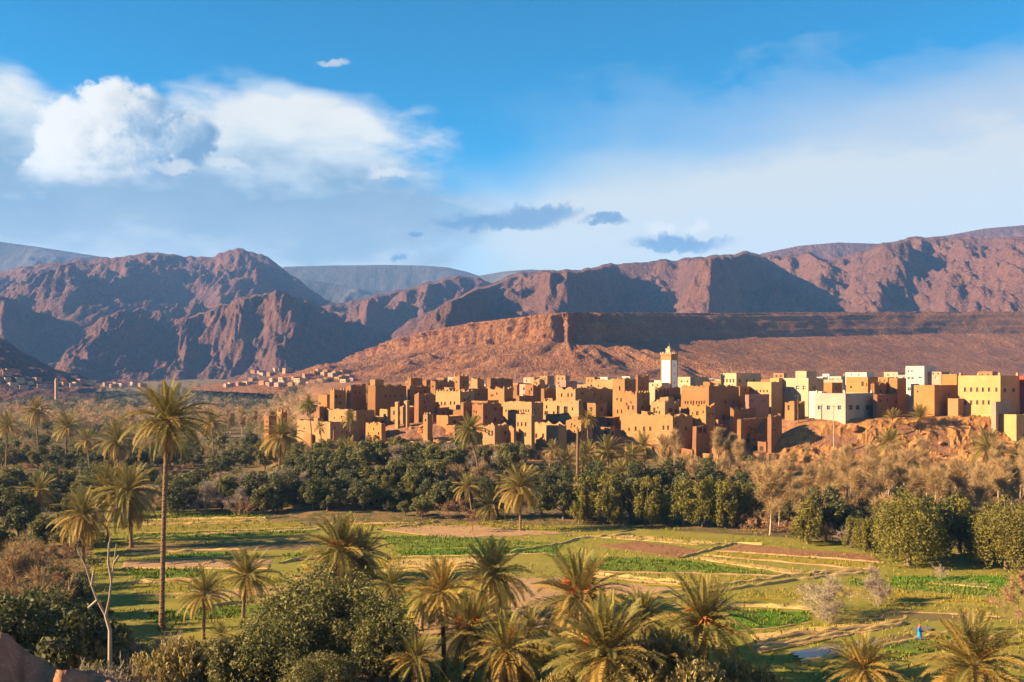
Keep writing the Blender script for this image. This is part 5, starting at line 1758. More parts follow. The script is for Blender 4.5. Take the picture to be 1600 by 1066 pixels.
def trunk_mesh(h, r, lean):
    key = (round(h, 1), round(r, 2), round(lean, 1))
    if key in _pt:
        return _pt[key]
    n = max(6, int(h / 0.32))
    k = 9
    V = []
    rs = np.random.RandomState(int(h * 10))
    for i in range(n + 1):
        t = i / n
        for half in (0, 1):
            rad = r * (1.25 - 0.35 * t if t < 0.1 else 1.0 - 0.18 * t) * (1.10 if half else 0.93) * (1 + 0.03 * rs.normal())
            if t > 0.93:
                rad *= 1.18
            z = -0.4 + (h + 0.4) * min(1, (i + half * 0.75) / n)
            x = lean * (z / h) ** 1.7 * (1 if z > 0 else 0)
            x = lean * max(0, z / h) ** 1.7
            an = np.linspace(0, 2 * math.pi, k + 1)[:-1] + (i % 2) * 0.35
            V.append(np.stack([x + rad * np.cos(an), rad * np.sin(an), np.full(k, z)], -1))
    V = np.array(V)
    m = V.shape[0]
    f = []
    for i in range(m - 1):
        for j in range(k):
            f.append((i * k + j, i * k + (j + 1) % k, (i + 1) * k + (j + 1) % k, (i + 1) * k + j))
    _pt[key] = mesh_np('trunk', V.reshape(-1, 3), f, M_ptrunk, False)
    return _pt[key]


def palm(label, px, pyc, D, rpx, kind='g', nf=40, dead=10, stalks=0, basepx=None, r=0.24, spread=1.0, name='date_palm', group='date palms', lowest=-35, updeg=86, mixy=0.0, seed=None):
    """crown centre at photo pixel (px, pyc), standing at depth D; rpx: reach of the fronds"""
    rr = random.Random(seed if seed is not None else int(px * 7 + pyc))
    nf = int(nf * 1.3)
    dead = int(dead * 1.3)
    if basepx is None:
        basepx = px + rr.uniform(-7, 7)
    dr_ = rr.uniform(0.75, 1.35)
    mixy = mixy + 0.15
    bp = px if basepx is None else basepx
    x = (bp - 800) / F * D
    gz = g1(x, D)
    cz = CZ - (pyc - HZ) / F * D
    h = max(cz - gz, 0.35)
    lean = (px - bp) / F * D
    root = link(name, None, label=label, cat='palm', group=group, loc=(x, D, gz))
    L = rpx / F * D * 1.12
    if h > 0.5:
        link('trunk', trunk_mesh(h, r, lean), root)
    ga = 2.39996
    for i in range(nf):
        t = (i + 0.5) / nf
        el = math.radians(updeg - (updeg - lowest) * t ** 0.95 + rr.uniform(-7, 7))
        az = i * ga + rr.uniform(-0.2, 0.2)
        fam = FR['y' if (kind == 'y' or rr.random() < mixy * t * 1.6) else 'g']
        grp = 'up' if el > math.radians(48) else ('mid' if el > math.radians(8) else 'low')
        me = rr.choice(fam[grp])
        ln = L * rr.uniform(0.86, 1.1) * (0.9 if grp == 'up' else 1.0)
        e = Euler((rr.uniform(-0.35, 0.35), -el, az), 'XYZ')
        o = link('frond', me, root, loc=(lean + 0.12 * math.cos(az), 0.12 * math.sin(az), h - 0.05 + 0.1 * math.sin(el)), rot=e, scale=(ln, ln * spread, ln * (dr_ if grp != 'up' else 1.0)))
    for i in range(dead):
        el = math.radians(rr.uniform(-86, -48))
        az = i * 2 * math.pi / max(dead, 1) + rr.uniform(-0.3, 0.3)
        ln = L * rr.uniform(0.65, 1.0)
        link('dry_frond', rr.choice(FR['dead']), root, loc=(lean + 0.2 * math.cos(az), 0.2 * math.sin(az), h - 0.15), rot=(rr.uniform(-.3, .3), -el, az), scale=ln)
    for i in range(stalks):
        az = i * 2 * math.pi / stalks + rr.uniform(-0.3, 0.3)
        s_ = L * rr.uniform(0.34, 0.48)
        link('date_stalk', STALK, root, loc=(lean, 0, h + 0.1), rot=(0, -math.radians(rr.uniform(10, 60)), az), scale=s_)
    return root


# foreground and field palms
palm('tallest date palm with bare trunk and hanging dry fronds at left', 262, 657, 116, 66, 'g', 42, 20, 2, 253, 0.30, 1.0, lowest=-30, seed=5, mixy=0.2)
palm('slim date palm at the field edge, right of the tall palm', 386, 900, 122, 46, 'g', 38, 12, 0, 380, 0.22, mixy=0.25)
palm('thin date palm directly right of the tall trunk at bottom left', 320, 928, 112, 44, 'g', 34, 9, 0, 318, 0.2, mixy=0.3)
palm('bushy date palm with orange stalks in the middle of the fields', 532, 862, 143, 62, 'g', 70, 26, 6, None, 0.35, lowest=-62, mixy=0.35)
palm('second head of the bushy field palm, behind at right', 566, 868, 146, 48, 'g', 46, 16, 0, None, 0.3, lowest=-62, mixy=0.2)
palm('golden date palm with long trunk and skirt of dry fronds', 690, 925, 98, 56, 'y', 42, 26, 0, 694, 0.25, lowest=-40)
palm('date palm with bright orange stalks right of the golden palm', 735, 985, 95, 62, 'g', 48, 22, 9, 728, 0.28, lowest=-50, mixy=0.4)
palm('dark bushy date palm above the orange stalk palm', 768, 900, 122, 60, 'g', 60, 18, 0, None, 0.32, lowest=-55, mixy=0.35)
palm('low date palm at the bottom with hanging golden fronds', 790, 1018, 90, 64, 'g', 44, 20, 0, 786, 0.26, lowest=-45, mixy=0.5)
palm('broad date palm with orange heart and stiff upright fronds', 905, 935, 100, 82, 'g', 56, 16, 10, None, 0.34, lowest=-48, mixy=0.35)
palm('grey green spiky date palm at the bottom centre', 946, 1025, 85, 92, 'g', 58, 14, 2, None, 0.34, lowest=-20)
palm('half hidden date palm behind the grey green spiky palm', 1005, 965, 106, 50, 'g', 36, 6, 0, None, 0.26, lowest=-20)
palm('upright date palm in front of the vivid green plot', 1098, 975, 95, 80, 'g', 54, 12, 4, None, 0.32, lowest=-35)
palm('short golden date palm near the flooded plot', 1350, 1046, 93, 62, 'g', 44, 10, 3, None, 0.3, lowest=-30, mixy=0.7)
palm('large golden date palm at the bottom right', 1522, 1040, 92, 86, 'g', 56, 12, 0, None, 0.34, lowest=-30, mixy=0.6)
palm('dark low palm under the foreground olive', 665, 932, 116, 34, 'g', 36, 8, 0, None, 0.24, lowest=-55)
palm('dark squat palm right of the bushy field palm', 612, 915, 124, 36, 'g', 40, 12, 0, None, 0.26, lowest=-60)
palm('small dark palm beside the thin palm at bottom left', 345, 992, 100, 26, 'g', 30, 4, 0, None, 0.2, lowest=-50)
palm('young palm crouching left of the golden palm', 650, 1030, 88, 44, 'g', 34, 4, 0, None, 0.24, lowest=-20, mixy=0.3)
palm('dark palm behind the low golden frond palm', 828, 985, 104, 40, 'g', 36, 10, 0, None, 0.24, lowest=-50, mixy=0.2)
palm('small palm between the spiky and the upright palm', 1040, 1030, 86, 48, 'g', 36, 4, 0, None, 0.24, lowest=-15, mixy=0.2)
# left group
palm('golden palm at the left end of the green strips', 130, 805, 158, 46, 'g', 46, 14, 0, None, 0.28, lowest=-50, mixy=0.6)
palm('dark bushy palm pair, right palm, at the strips left end', 200, 770, 172, 52, 'g', 56, 20, 0, None, 0.32, lowest=-62, mixy=0.15)
palm('dark bushy palm pair, left palm, at the strips left end', 168, 765, 178, 48, 'g', 50, 18, 0, None, 0.3, lowest=-60, mixy=0.3)
palm('leaning golden palm in the left grove', 62, 768, 205, 32, 'g', 34, 8, 0, None, 0.24, lowest=-45, mixy=0.7)
palm('tall palm standing clear at the far left of the grove', 56, 642, 318, 25, 'g', 32, 9, 0, 60, 0.26, mixy=0.2)
palm('broad dark palm in the left grove', 105, 668, 300, 27, 'g', 34, 8, 0, None, 0.24, mixy=0.1)
palm('palm with dry skirt in the left grove', 136, 688, 285, 22, 'g', 28, 14, 0, None, 0.22, mixy=0.5)
palm('large shaggy palm left of the tall trunk', 182, 688, 268, 36, 'g', 44, 16, 0, None, 0.28, lowest=-55, mixy=0.35)
palm('palm crown at the left picture edge', 12, 666, 300, 24, 'g', 30, 6, 0, None, 0.24, mixy=0.5)
palm('shaggy palm right of the tall trunk in the grove', 330, 660, 330, 24, 'g', 30, 6, 0, None, 0.24, mixy=0.5)
palm('broad palm left of the mud quarter', 440, 682, 282, 34, 'g', 44, 12, 1, None, 0.28, lowest=-50, mixy=0.4)
palm('slender palm in front of the left kasbah', 482, 632, 296, 17, 'g', 28, 6, 0, 488, 0.2)
palm('thin twin palm, right stem, before the low mud wall', 547, 656, 290, 16, 'g', 28, 6, 0, 548, 0.2)
palm('thin twin palm, left stem, before the low mud wall', 500, 668, 288, 12, 'g', 22, 5, 0, 503, 0.18)
palm('palm in the grove below the kasbah', 545, 708, 262, 26, 'g', 34, 8, 0, None, 0.24, lowest=-50, mixy=0.5)
palm('small palm in the grove below the ruins', 612, 702, 258, 20, 'g', 28, 4, 0, None, 0.22, lowest=-50, mixy=0.5)
palm('leaning palm with round crown in front of the mud houses', 733, 672, 236, 29, 'g', 44, 12, 0, 749, 0.22, lowest=-48)
palm('straight palm at the edge of the middle field', 812, 762, 191, 40, 'g', 50, 20, 0, 813, 0.26, lowest=-45, mixy=0.8)
palm('small crooked palm under the leaning palm', 730, 762, 205, 24, 'g', 32, 10, 0, 738, 0.2, mixy=0.6)
palm('bushy dark palm right of the crooked palm', 768, 790, 206, 32, 'g', 46, 10, 0, None, 0.26, lowest=-60, mixy=0.2)
palm('small palm before the low mud house with square windows', 864, 703, 252, 18, 'g', 30, 8, 0, None, 0.2, mixy=0.5)
palm('golden small palm before the gallery house', 918, 655, 276, 16, 'y', 26, 6, 0, 919, 0.18)
for i, (px_, py_, d_, r_) in enumerate([(885, 722, 240, 26), (915, 712, 246, 28), (950, 705, 250, 28), (985, 716, 246, 26), (1005, 698, 254, 26), (935, 735, 236, 24), (970, 738, 232, 24)]):
    palm(f'palm, {ordn(i)} listed from left to right, in the clump below the long mud house' if False else ['leftmost palm of the clump below the long mud house', 'second palm from left in the clump below the long mud house', 'tallest middle palm of the clump below the long mud house', 'palm left of the rightmost in the clump below the long mud house', 'rightmost high palm of the clump below the long mud house', 'low front palm, left one, of the clump above the hedge', 'low front palm, right one, of the clump above the hedge'][i], px_, py_, d_, r_, 'g', 36, 6, 0, None, 0.26, lowest=-40, mixy=0.15)
palm('palm with orange heart at the foot of the bluff', 1389, 694, 243, 27, 'g', 38, 4, 5, None, 0.26, lowest=-25, mixy=0.4)
palm('grey green palm at the foot of the bluff near the right edge', 1545, 700, 238, 34, 'g', 42, 6, 0, None, 0.28, lowest=-30, mixy=0.2)
palm('small palm right of the grey green palm at the bluff', 1588, 712, 236, 26, 'g', 32, 4, 0, None, 0.26, lowest=-30, mixy=0.2)
palm('spiky palm shrub before the orange cube house', 1438, 652, 288, 22, 'g', 34, 0, 0, None, 0.2, lowest=5, mixy=0.3)
palm('thorny upright shrub palm left of the spiky palm shrub', 1394, 655, 287, 18, 'g', 26, 0, 0, None, 0.2, lowest=25, mixy=0.5)


# two dead palm stumps
def stump(px, py_top, D, label, r):
    p = on_ground(px, D)
    h = CZ - (py_top - HZ) / F * D - p.z
    root = link('palm_stump', None, label=label, cat='palm trunk', loc=p)
    link('trunk', trunk_mesh(h, r, 0.15), root)
    g = NG()
    for i in range(7):
        a = i * 0.9
        g.tube((0.15, 0, h - 0.1), (0.15 + 0.5 * math.cos(a), 0.5 * math.sin(a), h + 0.35 + 0.1 * (i % 3)), 0.09, 0.03, 4)
    link('frond_stubs', g.mesh('frond_stubs', M_ptrunk), root)


stump(902, 672, 236, 'tall headless palm trunk standing before the mud houses', 0.34)
stump(820, 706, 238, 'short headless palm trunk with ragged top', 0.24)
stump(521, 674, 276, 'black headless palm trunk below the left kasbah', 0.26)


# ------------------------------------------------------------------ far groves that read as one mass
def far_grove(name, m, spots, label, n_per, leaf, squash=0.75, twig=False, seed=1):
    rs = np.random.RandomState(seed)
    g = NG()
    for (x, y, z, h) in spots:
        w = h * rs.uniform(0.8, 1.2)
        lobes = [(x + rs.normal() * w * .22, y + rs.normal() * w * .22, z + h * rs.uniform(0.35, 0.75), w * .3, w * .3, h * .28) for _ in range(5)]
        g.add(*leaf_cloud(rs, lobes, n_per, leaf * h, 0.5, 0.5, 0.35 if not twig else 0.10, 0.2, 0.5 if twig else 0))
    o = link(name, g.mesh(name, m), label=label, cat='trees', kind='stuff')
    return o


def far_spots(n, px0, px1, D0, D1, h0, h1, seed, px_max=None):
    r = random.Random(seed)
    out = []
    for i in range(n):
        D = D0 * (D1 / D0) ** r.random()
        px = r.uniform(px0, px1)
        if px_max and px > px_max(D):
            continue
        x = (px - 800) / F * D
        out.append((x, D, g1(x, D) - 0.3, r.uniform(h0, h1)))
    return out


lim = lambda D: 430 + 120 * min(1, max(0, (D - 430) / 700))
far_grove('far_leafless_wood', L_fart, far_spots(230, -60, 560, 520, 900, 6, 9, 3, lim), 'mass of brown leafless trees filling the far valley', 420, 0.10, twig=True, seed=3)
far_grove('far_palm_grove', L_far, far_spots(560, -80, 600, 780, 1650, 6, 10, 4, lambda D: 470 + (D - 880) * 0.12), 'dark green far palm groves in the valley bottom', 150, 0.085, seed=4)
far_grove('mixed_far_trees', L_olive, far_spots(280, -60, 480, 330, 820, 4.5, 7, 6, lim), 'scattered green trees among the far leafless wood', 320, 0.06, seed=6)
far_grove('undergrowth', L_olive, far_spots(330, -40, 560, 226, 420, 1.5, 3.2, 12) + far_spots(220, 450, 860, 224, 284, 1.5, 3.0, 13) + far_spots(90, 820, 1200, 206, 276, 1.5, 3.2, 14), 'tangled green undergrowth between the grove trees', 170, 0.11, seed=12)
far_grove('dry_undergrowth', L_twigr, far_spots(200, -40, 640, 230, 420, 1.5, 3.0, 15) + far_spots(330, 1150, 1640, 188, 268, 1.5, 3.4, 16), 'tangled brown undergrowth between the leafless trees', 200, 0.12, twig=True, seed=15)
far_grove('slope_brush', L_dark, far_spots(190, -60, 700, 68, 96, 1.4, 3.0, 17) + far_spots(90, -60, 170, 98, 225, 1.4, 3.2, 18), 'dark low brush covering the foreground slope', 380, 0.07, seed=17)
far_grove('bluff_scrub', L_olive, far_spots(120, 1225, 1620, 262, 287, 0.5, 1.5, 8), 'low dry scrub clinging to the red bluff', 40, 0.12, seed=8)

# ================================================================== fields
def field_mat(name, c0, c1, c2, s=0.5, bump=(0.8, 0.12), stripe=0.0):
    cs = (c0, c1, c2)

    def fn(t):
        p = t.geo('Position')
        n1 = t.noise(p, s, 5, 0.65)
        n2 = t.noise(t.map(p, (0.5, 1.6, 1)), s * 6, 4, 0.65)
        n3 = t.noise(p, 0.06, 3, 0.5)
        c0, c1, c2 = [tuple(q * 0.9 for q in k_) for k_ in cs]
        col = t.mix(t.step(n1, 0.36, 0.62), c0, c1)
        col = t.mix(t.step(n2, 0.48, 0.66, 0, 0.8), col, c2)
        col = t.mix(t.step(n3, 0.4, 0.7, 0, 0.35), col, c2)
        return col, n2
    return mat(name, fn, 0.95, 0.05, bump)


GR = (0.075, 0.125, 0.018)
YE = (0.20, 0.165, 0.030)
ST = (0.40, 0.275, 0.095)
SO = (0.30, 0.185, 0.10)
FM = {
    'meadow': field_mat('meadow', (0.150, 0.165, 0.022), (0.21, 0.19, 0.032), (0.28, 0.205, 0.06), 0.30),
    'green': field_mat('green_crop', (0.080, 0.140, 0.014), (0.105, 0.155, 0.018), (0.18, 0.165, 0.035), 0.6),
    'bright': field_mat('vivid_crop', (0.055, 0.155, 0.010), (0.08, 0.175, 0.014), (0.12, 0.16, 0.025), 0.8),
    'olive': field_mat('yellowing_crop', (0.155, 0.160, 0.020), (0.22, 0.19, 0.028), (0.29, 0.20, 0.055), 0.5),
    'gold': field_mat('golden_crop', (0.27, 0.205, 0.028), (0.32, 0.225, 0.04), (0.18, 0.17, 0.025), 0.6),
    'straw': field_mat('straw_strip', (0.52, 0.375, 0.14), (0.46, 0.315, 0.115), (0.38, 0.25, 0.10), 0.8),
    'soil': field_mat('tan_soil', (0.40, 0.26, 0.145), (0.33, 0.205, 0.11), (0.28, 0.185, 0.08), 0.7),
    'plough': field_mat('ploughed_soil', (0.30, 0.155, 0.078), (0.23, 0.115, 0.06), (0.37, 0.22, 0.10), 1.2, (1.0, 0.3)),
    'dark': field_mat('dark_soil_shade', (0.17, 0.11, 0.062), (0.135, 0.10, 0.045), (0.14, 0.135, 0.036), 0.7),  # dark soil colour, also used to paint shade on a strip
}


def ground_px(px, py):
    D = CZ * F / (py - HZ)
    return np.array([(px - 800) / F * D, D])


def plot(kind, q, z=0.10, rough=0.05, furrow=0.0, nu=None):
    c = [ground_px(*p) for p in q]        # tl tr br bl
    wid = max(np.linalg.norm(c[1] - c[0]), np.linalg.norm(c[2] - c[3]))
    dep = max(np.linalg.norm(c[3] - c[0]), np.linalg.norm(c[2] - c[1]))
    nu = int(min(110, max(8, wid / 0.45)))
    nv = int(min(70, max(6, dep / 0.45)))
    u, v = np.meshgrid(np.linspace(0, 1, nu), np.linspace(0, 1, nv))
    P = (c[0][None, None] * ((1 - u) * (1 - v))[..., None] + c[1] * (u * (1 - v))[..., None] + c[2] * (u * v)[..., None] + c[3] * ((1 - u) * v)[..., None])
    edge = np.minimum(np.minimum(u, 1 - u) * wid, np.minimum(v, 1 - v) * dep)
    # uneven outline
    wob = np.stack([fbm(P[..., 0] * 0.35, P[..., 1] * 0.35, 3, 1), fbm(P[..., 0] * 0.35, P[..., 1] * 0.35, 3, 7)], -1) * 0.4
    P = P + wob
    h = fbm(P[..., 0] * 1.4, P[..., 1] * 1.4, 4, 3) * rough
    if furrow:
        h = h + furrow * np.sin(v * dep * 2 * math.pi / 0.9 + fbm(P[..., 0] * 0.3, P[..., 1] * 0.3, 2, 2) * 2)
    zz = z + h
    zz = np.where(edge < 0.05, -0.06, zz)
    V = np.stack([P[..., 0], P[..., 1], zz], -1).reshape(-1, 3)
    link('field_plot', mesh_np('field_plot', V, grid_faces(nv, nu)[:, ::-1], FM[kind]), kind='structure')


# meadow carpet under everything
plot('meadow', [(150, 797), (800, 800), (760, 1066), (120, 1030)], 0.05, 0.04)
plot('meadow', [(790, 812), (1330, 846), (1330, 1090), (700, 1090)], 0.055, 0.04)
plot('meadow', [(1300, 846), (1900, 880), (1900, 1090), (1200, 1090)], 0.06, 0.04)
zc = 0.0
PLOTS = [
    ('green', [(205, 806), (430, 803), (425, 810), (203, 814)]), ('gold', [(203, 815), (408, 811), (400, 818), (202, 822)]), ('olive', [(202, 823), (470, 815), (488, 825), (200, 835)]),
    ('bright', [(200, 836), (480, 827), (500, 833), (198, 845)]), ('olive', [(198, 847), (500, 835), (505, 842), (196, 851)]), ('dark', [(196, 853), (500, 846), (505, 859), (190, 867)]),  # dark strip: soil with the shade lying there put into its colour
    ('bright', [(255, 869), (360, 862), (362, 870), (255, 876)]), ('green', [(440, 868), (560, 857), (540, 870), (450, 878)]), ('soil', [(190, 877), (430, 874), (420, 890), (185, 889)]),
    ('green', [(192, 890), (308, 889), (318, 905), (216, 909)]), ('olive', [(205, 912), (460, 905), (480, 923), (205, 931)]), ('soil', [(300, 925), (520, 909), (530, 920), (320, 938)]), ('green', [(230, 957), (480, 940), (470, 958), (240, 975)]),
    ('gold', [(470, 882), (640, 870), (620, 886), (470, 900)]), ('straw', [(450, 899), (560, 905), (600, 912), (470, 918)]),
    ('straw', [(455, 806), (620, 804), (770, 815), (520, 821)]), ('olive', [(520, 822), (770, 817), (800, 823), (600, 827)]), ('soil', [(590, 828), (690, 820), (900, 834), (700, 842)]),
    ('green', [(590, 840), (690, 838), (880, 850), (620, 859)]), ('bright', [(612, 861), (880, 853), (868, 866), (630, 871)]), ('straw', [(600, 874), (760, 872), (740, 888), (600, 890)]),
    ('olive', [(720, 818), (870, 824), (905, 832), (790, 829)]), ('straw', [(905, 838), (980, 836), (1140, 849), (1090, 853)]), ('plough', [(925, 853), (1000, 847), (1105, 861), (1060, 873)]),
    ('plough', [(1150, 850), (1370, 868), (1380, 880), (1120, 862)]), ('gold', [(1115, 863), (1378, 882), (1370, 892), (1100, 869)]), ('straw', [(1072, 872), (1100, 870), (1260, 893), (1240, 899)]),
    ('green', [(850, 868), (1060, 876), (1238, 901), (900, 894)]), ('olive', [(950, 898), (1235, 903), (1120, 919), (940, 912)]), ('straw', [(930, 898), (1070, 911), (1060, 916), (925, 902)]), ('soil', [(900, 905), (1060, 920), (1000, 932), (900, 925)]),
    ('olive', [(1160, 926), (1272, 914), (1268, 938), (1150, 938)]), ('straw', [(1090, 940), (1270, 946), (1268, 952), (1100, 948)]), ('bright', [(1130, 953), (1265, 959), (1262, 975), (1140, 990)]),
    ('straw', [(1165, 991), (1420, 966), (1405, 974), (1180, 1005)]), ('soil', [(1172, 1009), (1410, 978), (1300, 1000), (1190, 1022)]),
    ('bright', [(1385, 902), (1570, 900), (1600, 922), (1395, 914)]), ('soil', [(1450, 908), (1560, 912), (1540, 919), (1445, 913)]), ('green', [(1330, 905), (1560, 922), (1555, 934), (1320, 915)]), ('gold', [(1310, 917), (1555, 936), (1550, 948), (1300, 934)]), ('olive', [(1370, 940), (1560, 951), (1560, 966), (1380, 956)]),
    ('dark', [(1330, 962), (1460, 958), (1590, 968), (1380, 974)]), ('green', [(1385, 1010), (1480, 994), (1500, 1010), (1380, 1036)]), ('olive', [(1480, 998), (1620, 985), (1620, 1040), (1470, 1050)]),
    ('dark', [(1230, 1020), (1420, 990), (1440, 1003), (1250, 1040)]), ('gold', [(640, 945), (700, 940), (720, 965), (640, 975)]), ('soil', [(640, 968), (720, 960), (720, 990), (650, 995)]), ('dark', [(650, 1000), (740, 995), (730, 1030), (650, 1035)]), ('gold', [(640, 1040), (860, 1000), (880, 1060), (640, 1090)]), ('soil', [(790, 905), (900, 900), (880, 980), (800, 985)]),
]
for i, (kd, q) in enumerate(PLOTS):
    plot(kd, q, 0.115 + 0.004 * (i % 9), 0.05 if kd != 'plough' else 0.10, 0.09 if kd == 'plough' else (0.03 if kd in ('soil', 'gold') else 0))


# earth bunds and irrigation channels
def bund(pts, w=0.30, h=0.42, m=None):
    P = []
    for i in range(len(pts) - 1):
        a, b = ground_px(*pts[i]), ground_px(*pts[i + 1])
        n = max(2, int(np.linalg.norm(b - a) / 0.6))
        for k in range(n):
            P.append(a + (b - a) * k / n)
    P.append(ground_px(*pts[-1]))
    P = np.array(P)
    P = P + np.stack([fbm(P[:, 0] * .2, P[:, 1] * .2, 2, 4), fbm(P[:, 0] * .2, P[:, 1] * .2, 2, 5)], -1) * 0.35
    T = np.gradient(P, axis=0)
    T /= np.maximum(np.linalg.norm(T, axis=1, keepdims=True), 1e-6)
    N = np.stack([-T[:, 1], T[:, 0]], -1)
    rows_ = []
    hh = h * (0.75 + 0.5 * fbm(P[:, 0] * .5, P[:, 1] * .5, 3, 6))
    for k, (o, z) in enumerate([(-1.2, -0.05), (-0.75, 0.55), (-0.3, 1.0), (0.3, 1.0), (0.75, 0.55), (1.2, -0.05)]):
        rows_.append(np.concatenate([P + N * (o * w), (0.09 + z * hh)[:, None]], 1))
    V = np.stack(rows_)
    link('earth_bund', mesh_np('earth_bund', V.reshape(-1, 3), grid_faces(V.shape[0], V.shape[1]), m or FM['straw']), kind='structure')


for b_ in [[(990, 932), (1100, 920), (1230, 901), (1345, 890)], [(1000, 939), (1110, 927), (1240, 908), (1345, 897)], [(795, 865), (870, 852), (905, 843), (985, 836)], [(1062, 873), (1110, 860), (1150, 850), (1190, 852)],
           [(1185, 1017), (1300, 994), (1420, 975)], [(1250, 1038), (1340, 1018), (1440, 1000), (1510, 984)], [(200, 815), (300, 812), (415, 810)], [(200, 822), (310, 819), (418, 814)], [(198, 846), (300, 837), (500, 829)], 
           [(590, 829), (650, 822), (685, 817)], [(330, 948), (400, 940), (520, 928)], [(195, 868), (300, 862), (380, 860)], [(440, 882), (480, 872), (560, 870)], [(205, 911), (240, 912), (320, 907)], [(1270, 902), (1330, 893), (1345, 892)], [(600, 893), (660, 892), (740, 890)], [(240, 933), (330, 927), (420, 922)],
           [(1180, 1005), (1300, 986), (1410, 974)], [(925, 897), (1000, 905), (1070, 912)], [(1100, 947), (1190, 949), (1268, 953)], [(1480, 1015), (1540, 1002), (1600, 995)]]:
    bund(b_)

for kd, q in PLOTS:
    if kd in ('green', 'bright', 'olive', 'plough', 'gold', 'soil', 'straw'):
        if rv.random() < 0.75:
            bund([q[3], ((q[3][0] + q[2][0]) / 2, (q[3][1] + q[2][1]) / 2), q[2]], rv.uniform(0.12, 0.2), rv.uniform(0.18, 0.3), FM[rv.choice(['soil', 'gold', 'soil', 'straw'])])

# flooded corner of a plot
M_water = mat('flood_water', lambda t: t.mix(t.noise(t.geo('Position'), 0.8, 3), (0.14, 0.105, 0.07), (0.22, 0.165, 0.11)), 0.22, 0.4)


def pool(pts, label):
    P = [ground_px(*p) for p in pts]
    c = np.mean(P, axis=0)
    n = 40
    V = [(c[0], c[1], 0.235)]
    k = len(P)
    for i in range(n):
        t = i / n * k
        a = int(t)
        q = P[a % k] * (1 - (t - a)) + P[(a + 1) % k] * (t - a)
        q = c + (q - c) * (0.92 + 0.18 * math.sin(i * 2.1) * 0.5)
        V.append((q[0], q[1], 0.235))
    f = [(0, 1 + i, 1 + (i + 1) % n) for i in range(n)]
    link('water', mesh_np('water', V, f, M_water), kind='structure')


pool([(1230, 1022), (1300, 1010), (1330, 1012), (1310, 1026), (1250, 1034)], '')
pool([(1335, 1006), (1365, 1000), (1385, 1004), (1360, 1012), (1340, 1014)], '')
pool([(1420, 984), (1450, 981), (1460, 986), (1430, 990)], '')


# grass blades over the plots
def grass():
    rs = np.random.RandomState(9)
    for key, kinds, cols, n, nm, hgt in (('a', ('green', 'bright'), FM['green'], 26000, 'crop_grass', 0.28), ('b', ('straw', 'gold', 'olive'), FM['olive'], 14000, 'dry_grass', 0.30)):
        qs = [[ground_px(*p) for p in q] for k, q in PLOTS if k in kinds]
        ar = np.array([max(1.0, np.linalg.norm(q[1] - q[0]) * np.linalg.norm(q[3] - q[0])) for q in qs])
        idx = rs.choice(len(qs), n, p=ar / ar.sum())
        Q = np.array(qs)[idx]
        u, v = rs.random(n)[:, None], rs.random(n)[:, None]
        P = Q[:, 0] * (1 - u) * (1 - v) + Q[:, 1] * u * (1 - v) + Q[:, 2] * u * v + Q[:, 3] * (1 - u) * v
        clump = pn(P[:, 0] * 0.5, P[:, 1] * 0.5, 3) + 0.5 * pn(P[:, 0] * 1.7, P[:, 1] * 1.7, 8)
        P = P[clump > -0.05]
        m = len(P)
        h = hgt * rs.uniform(0.5, 1.5, m)
        an = rs.random(m) * 6.283
        w = np.stack([np.cos(an), np.sin(an), 0 * an], -1) * (0.05 + 0.05 * rs.random(m))[:, None]
        b = np.concatenate([P, np.full((m, 1), 0.10)], 1)
        t = b + np.stack([rs.normal(size=m) * 0.08, rs.normal(size=m) * 0.08, h], -1)
        V = np.stack([b - w, b + w, t + w * 0.4, t - w * 0.4], 1).reshape(-1, 3)
        link(nm, mesh_np(nm, V, np.arange(len(V)).reshape(-1, 4), cols, False), label='short green crop growing in the field strips' if key == 'a' else 'dry yellow grass on the field strips', cat='grass', kind='stuff')


grass()


# rough grass and weeds at the foot of the trees and on the banks
def weeds():
    rs = np.random.RandomState(19)
    n = 36000
    px = rs.uniform(-20, 1640, n)
    D = rs.uniform(80, 215, n)
    x = (px - 800) / F * D
    inside = (D < 205) & (pn(x * 0.12, D * 0.12, 4) + 0.6 * pn(x * .5, D * .5, 2) > 0.0)
    x, D = x[inside], D[inside]
    m = len(x)
    z = G(x, D)
    h = rs.uniform(0.15, 0.5, m)
    an = rs.random(m) * 6.283
    w = np.stack([np.cos(an), np.sin(an), 0 * an], -1) * (0.05 + 0.06 * rs.random(m))[:, None]
    b = np.stack([x, D, z], -1)
    t = b + np.stack([rs.normal(size=m) * 0.15, rs.normal(size=m) * 0.15, h], -1)
    V = np.stack([b - w, b + w, t + w * 0.3, t - w * 0.3], 1).reshape(-1, 3)
    link('weeds', mesh_np('weeds', V, np.arange(len(V)).reshape(-1, 4), FM['meadow'], False), label='rough weeds scattered over the valley floor', cat='grass', kind='stuff')


weeds()


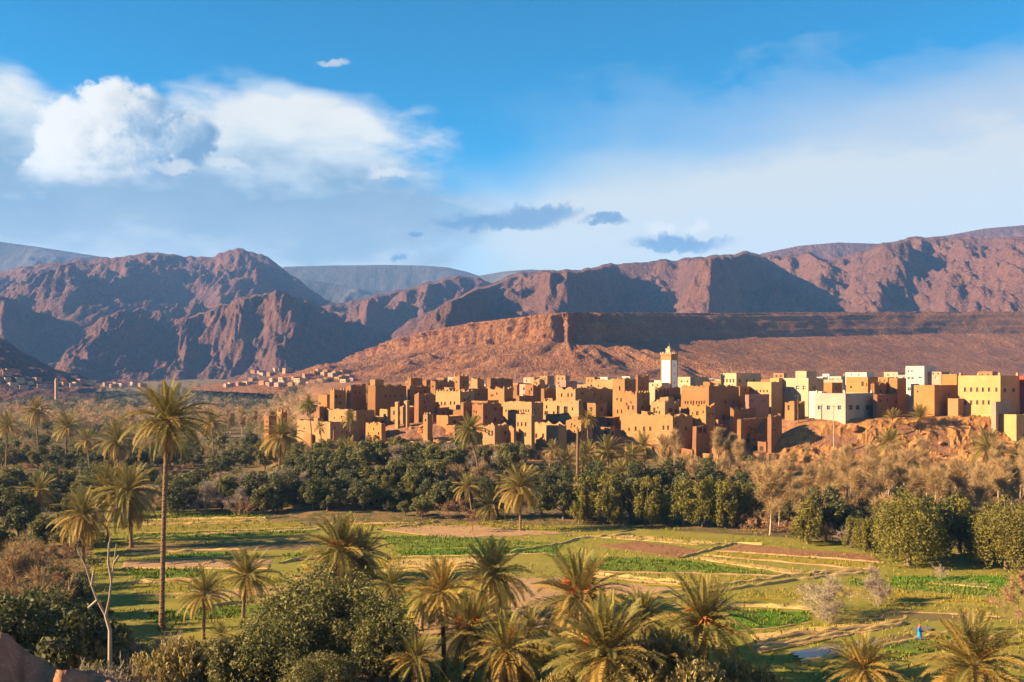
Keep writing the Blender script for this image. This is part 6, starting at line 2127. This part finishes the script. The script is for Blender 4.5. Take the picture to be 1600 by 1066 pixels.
# ------------------------------------------------------------------ person in a blue robe
def person():
    D = ground_px(1437, 1001)
    z0 = 0.14
    Hh = 1.62
    skin = mat('skin', lambda t: (0.30, 0.17, 0.11), 0.6, 0.3)
    blue = mat('blue_cloth', lambda t: t.mix(t.noise(t.tc(), 5, 3), (0.010, 0.16, 0.42), (0.02, 0.24, 0.55)), 0.85, 0.1)
    redc = mat('red_headscarf', lambda t: t.mix(t.noise(t.tc(), 9, 3), (0.45, 0.06, 0.04), (0.6, 0.12, 0.07)), 0.85, 0.1)
    # body: one skinned figure walking
    vs = [(0, 0, .92), (0, 0, 1.10), (0, 0, 1.32), (0, -.01, 1.42), (0, -.02, 1.55), (0.02, -0.03, 1.60),
          (-.17, 0, 1.34), (-.23, .02, 1.10), (-.20, -.10, .90), (-.19, -.14, .82),
          (.17, 0, 1.34), (.23, .03, 1.10), (.21, -.04, .88), (.20, -.06, .80),
          (-.09, 0, .86), (-.10, -.10, .48), (-.10, -.02, .08), (-.10, -.16, .03),
          (.09, 0, .86), (.10, .06, .48), (.10, .16, .09), (.10, .04, .03)]
    es = [(0, 1), (1, 2), (2, 3), (3, 4), (4, 5), (2, 6), (6, 7), (7, 8), (8, 9), (2, 10), (10, 11), (11, 12), (12, 13), (0, 14), (14, 15), (15, 16), (16, 17), (0, 18), (18, 19), (19, 20), (20, 21)]
    rad = [.14, .13, .15, .055, .09, .075, .065, .045, .035, .04, .065, .045, .035, .04, .09, .06, .04, .035, .09, .06, .04, .035]
    me = bpy.data.meshes.new('person')
    me.from_pydata(vs, es, [])
    root = link('person', me, label='person in a long blue robe and red headscarf walking along a field bund', cat='person', loc=(D[0], D[1], z0), rot=(0, 0, 0.6))
    sk = root.modifiers.new('skin', 'SKIN')
    for i, r_ in enumerate(rad):
        me.skin_vertices[0].data[i].radius = (r_, r_ * 0.9)
    me.skin_vertices[0].data[0].use_root = True
    ss = root.modifiers.new('sub', 'SUBSURF')
    ss.levels = 1
    ss.render_levels = 1
    me.materials.append(skin)

    def loft(rings, name, m, k=18, fold=0.0):
        V, f = [], []
        for (x, y, z, rx, ry) in rings:
            for i in range(k):
                a = 2 * math.pi * i / k
                w = 1 + fold * math.sin(5 * a + z * 3)
                V.append((x + rx * w * math.cos(a), y + ry * w * math.sin(a), z))
        for j in range(len(rings) - 1):
            for i in range(k):
                f.append((j * k + i, j * k + (i + 1) % k, (j + 1) * k + (i + 1) % k, (j + 1) * k + i))
        return link(name, mesh_np(name, V, f, m), root)
    loft([(0, .0, .06, .27, .30), (0, 0, .35, .24, .26), (0, 0, .75, .215, .21), (0, 0, 1.0, .20, .17), (0, 0, 1.22, .24, .165), (0, 0, 1.36, .215, .14), (0, 0, 1.43, .09, .085)], 'robe', blue, fold=0.06)
    for s in (-1, 1):
        o = loft([(s * .16, 0, 1.36, .085, .09), (s * .235, .02, 1.10, .078, .085), (s * .215, -.07, .88, .085, .09)], 'sleeve', blue)
    loft([(0, 0, 1.36, .17, .14), (0, .0, 1.45, .115, .12), (0, .0, 1.54, .115, .13), (0, .0, 1.62, .10, .115), (0, 0, 1.68, .05, .06), (0, 0, 1.69, .004, .004)], 'headscarf', redc)


person()
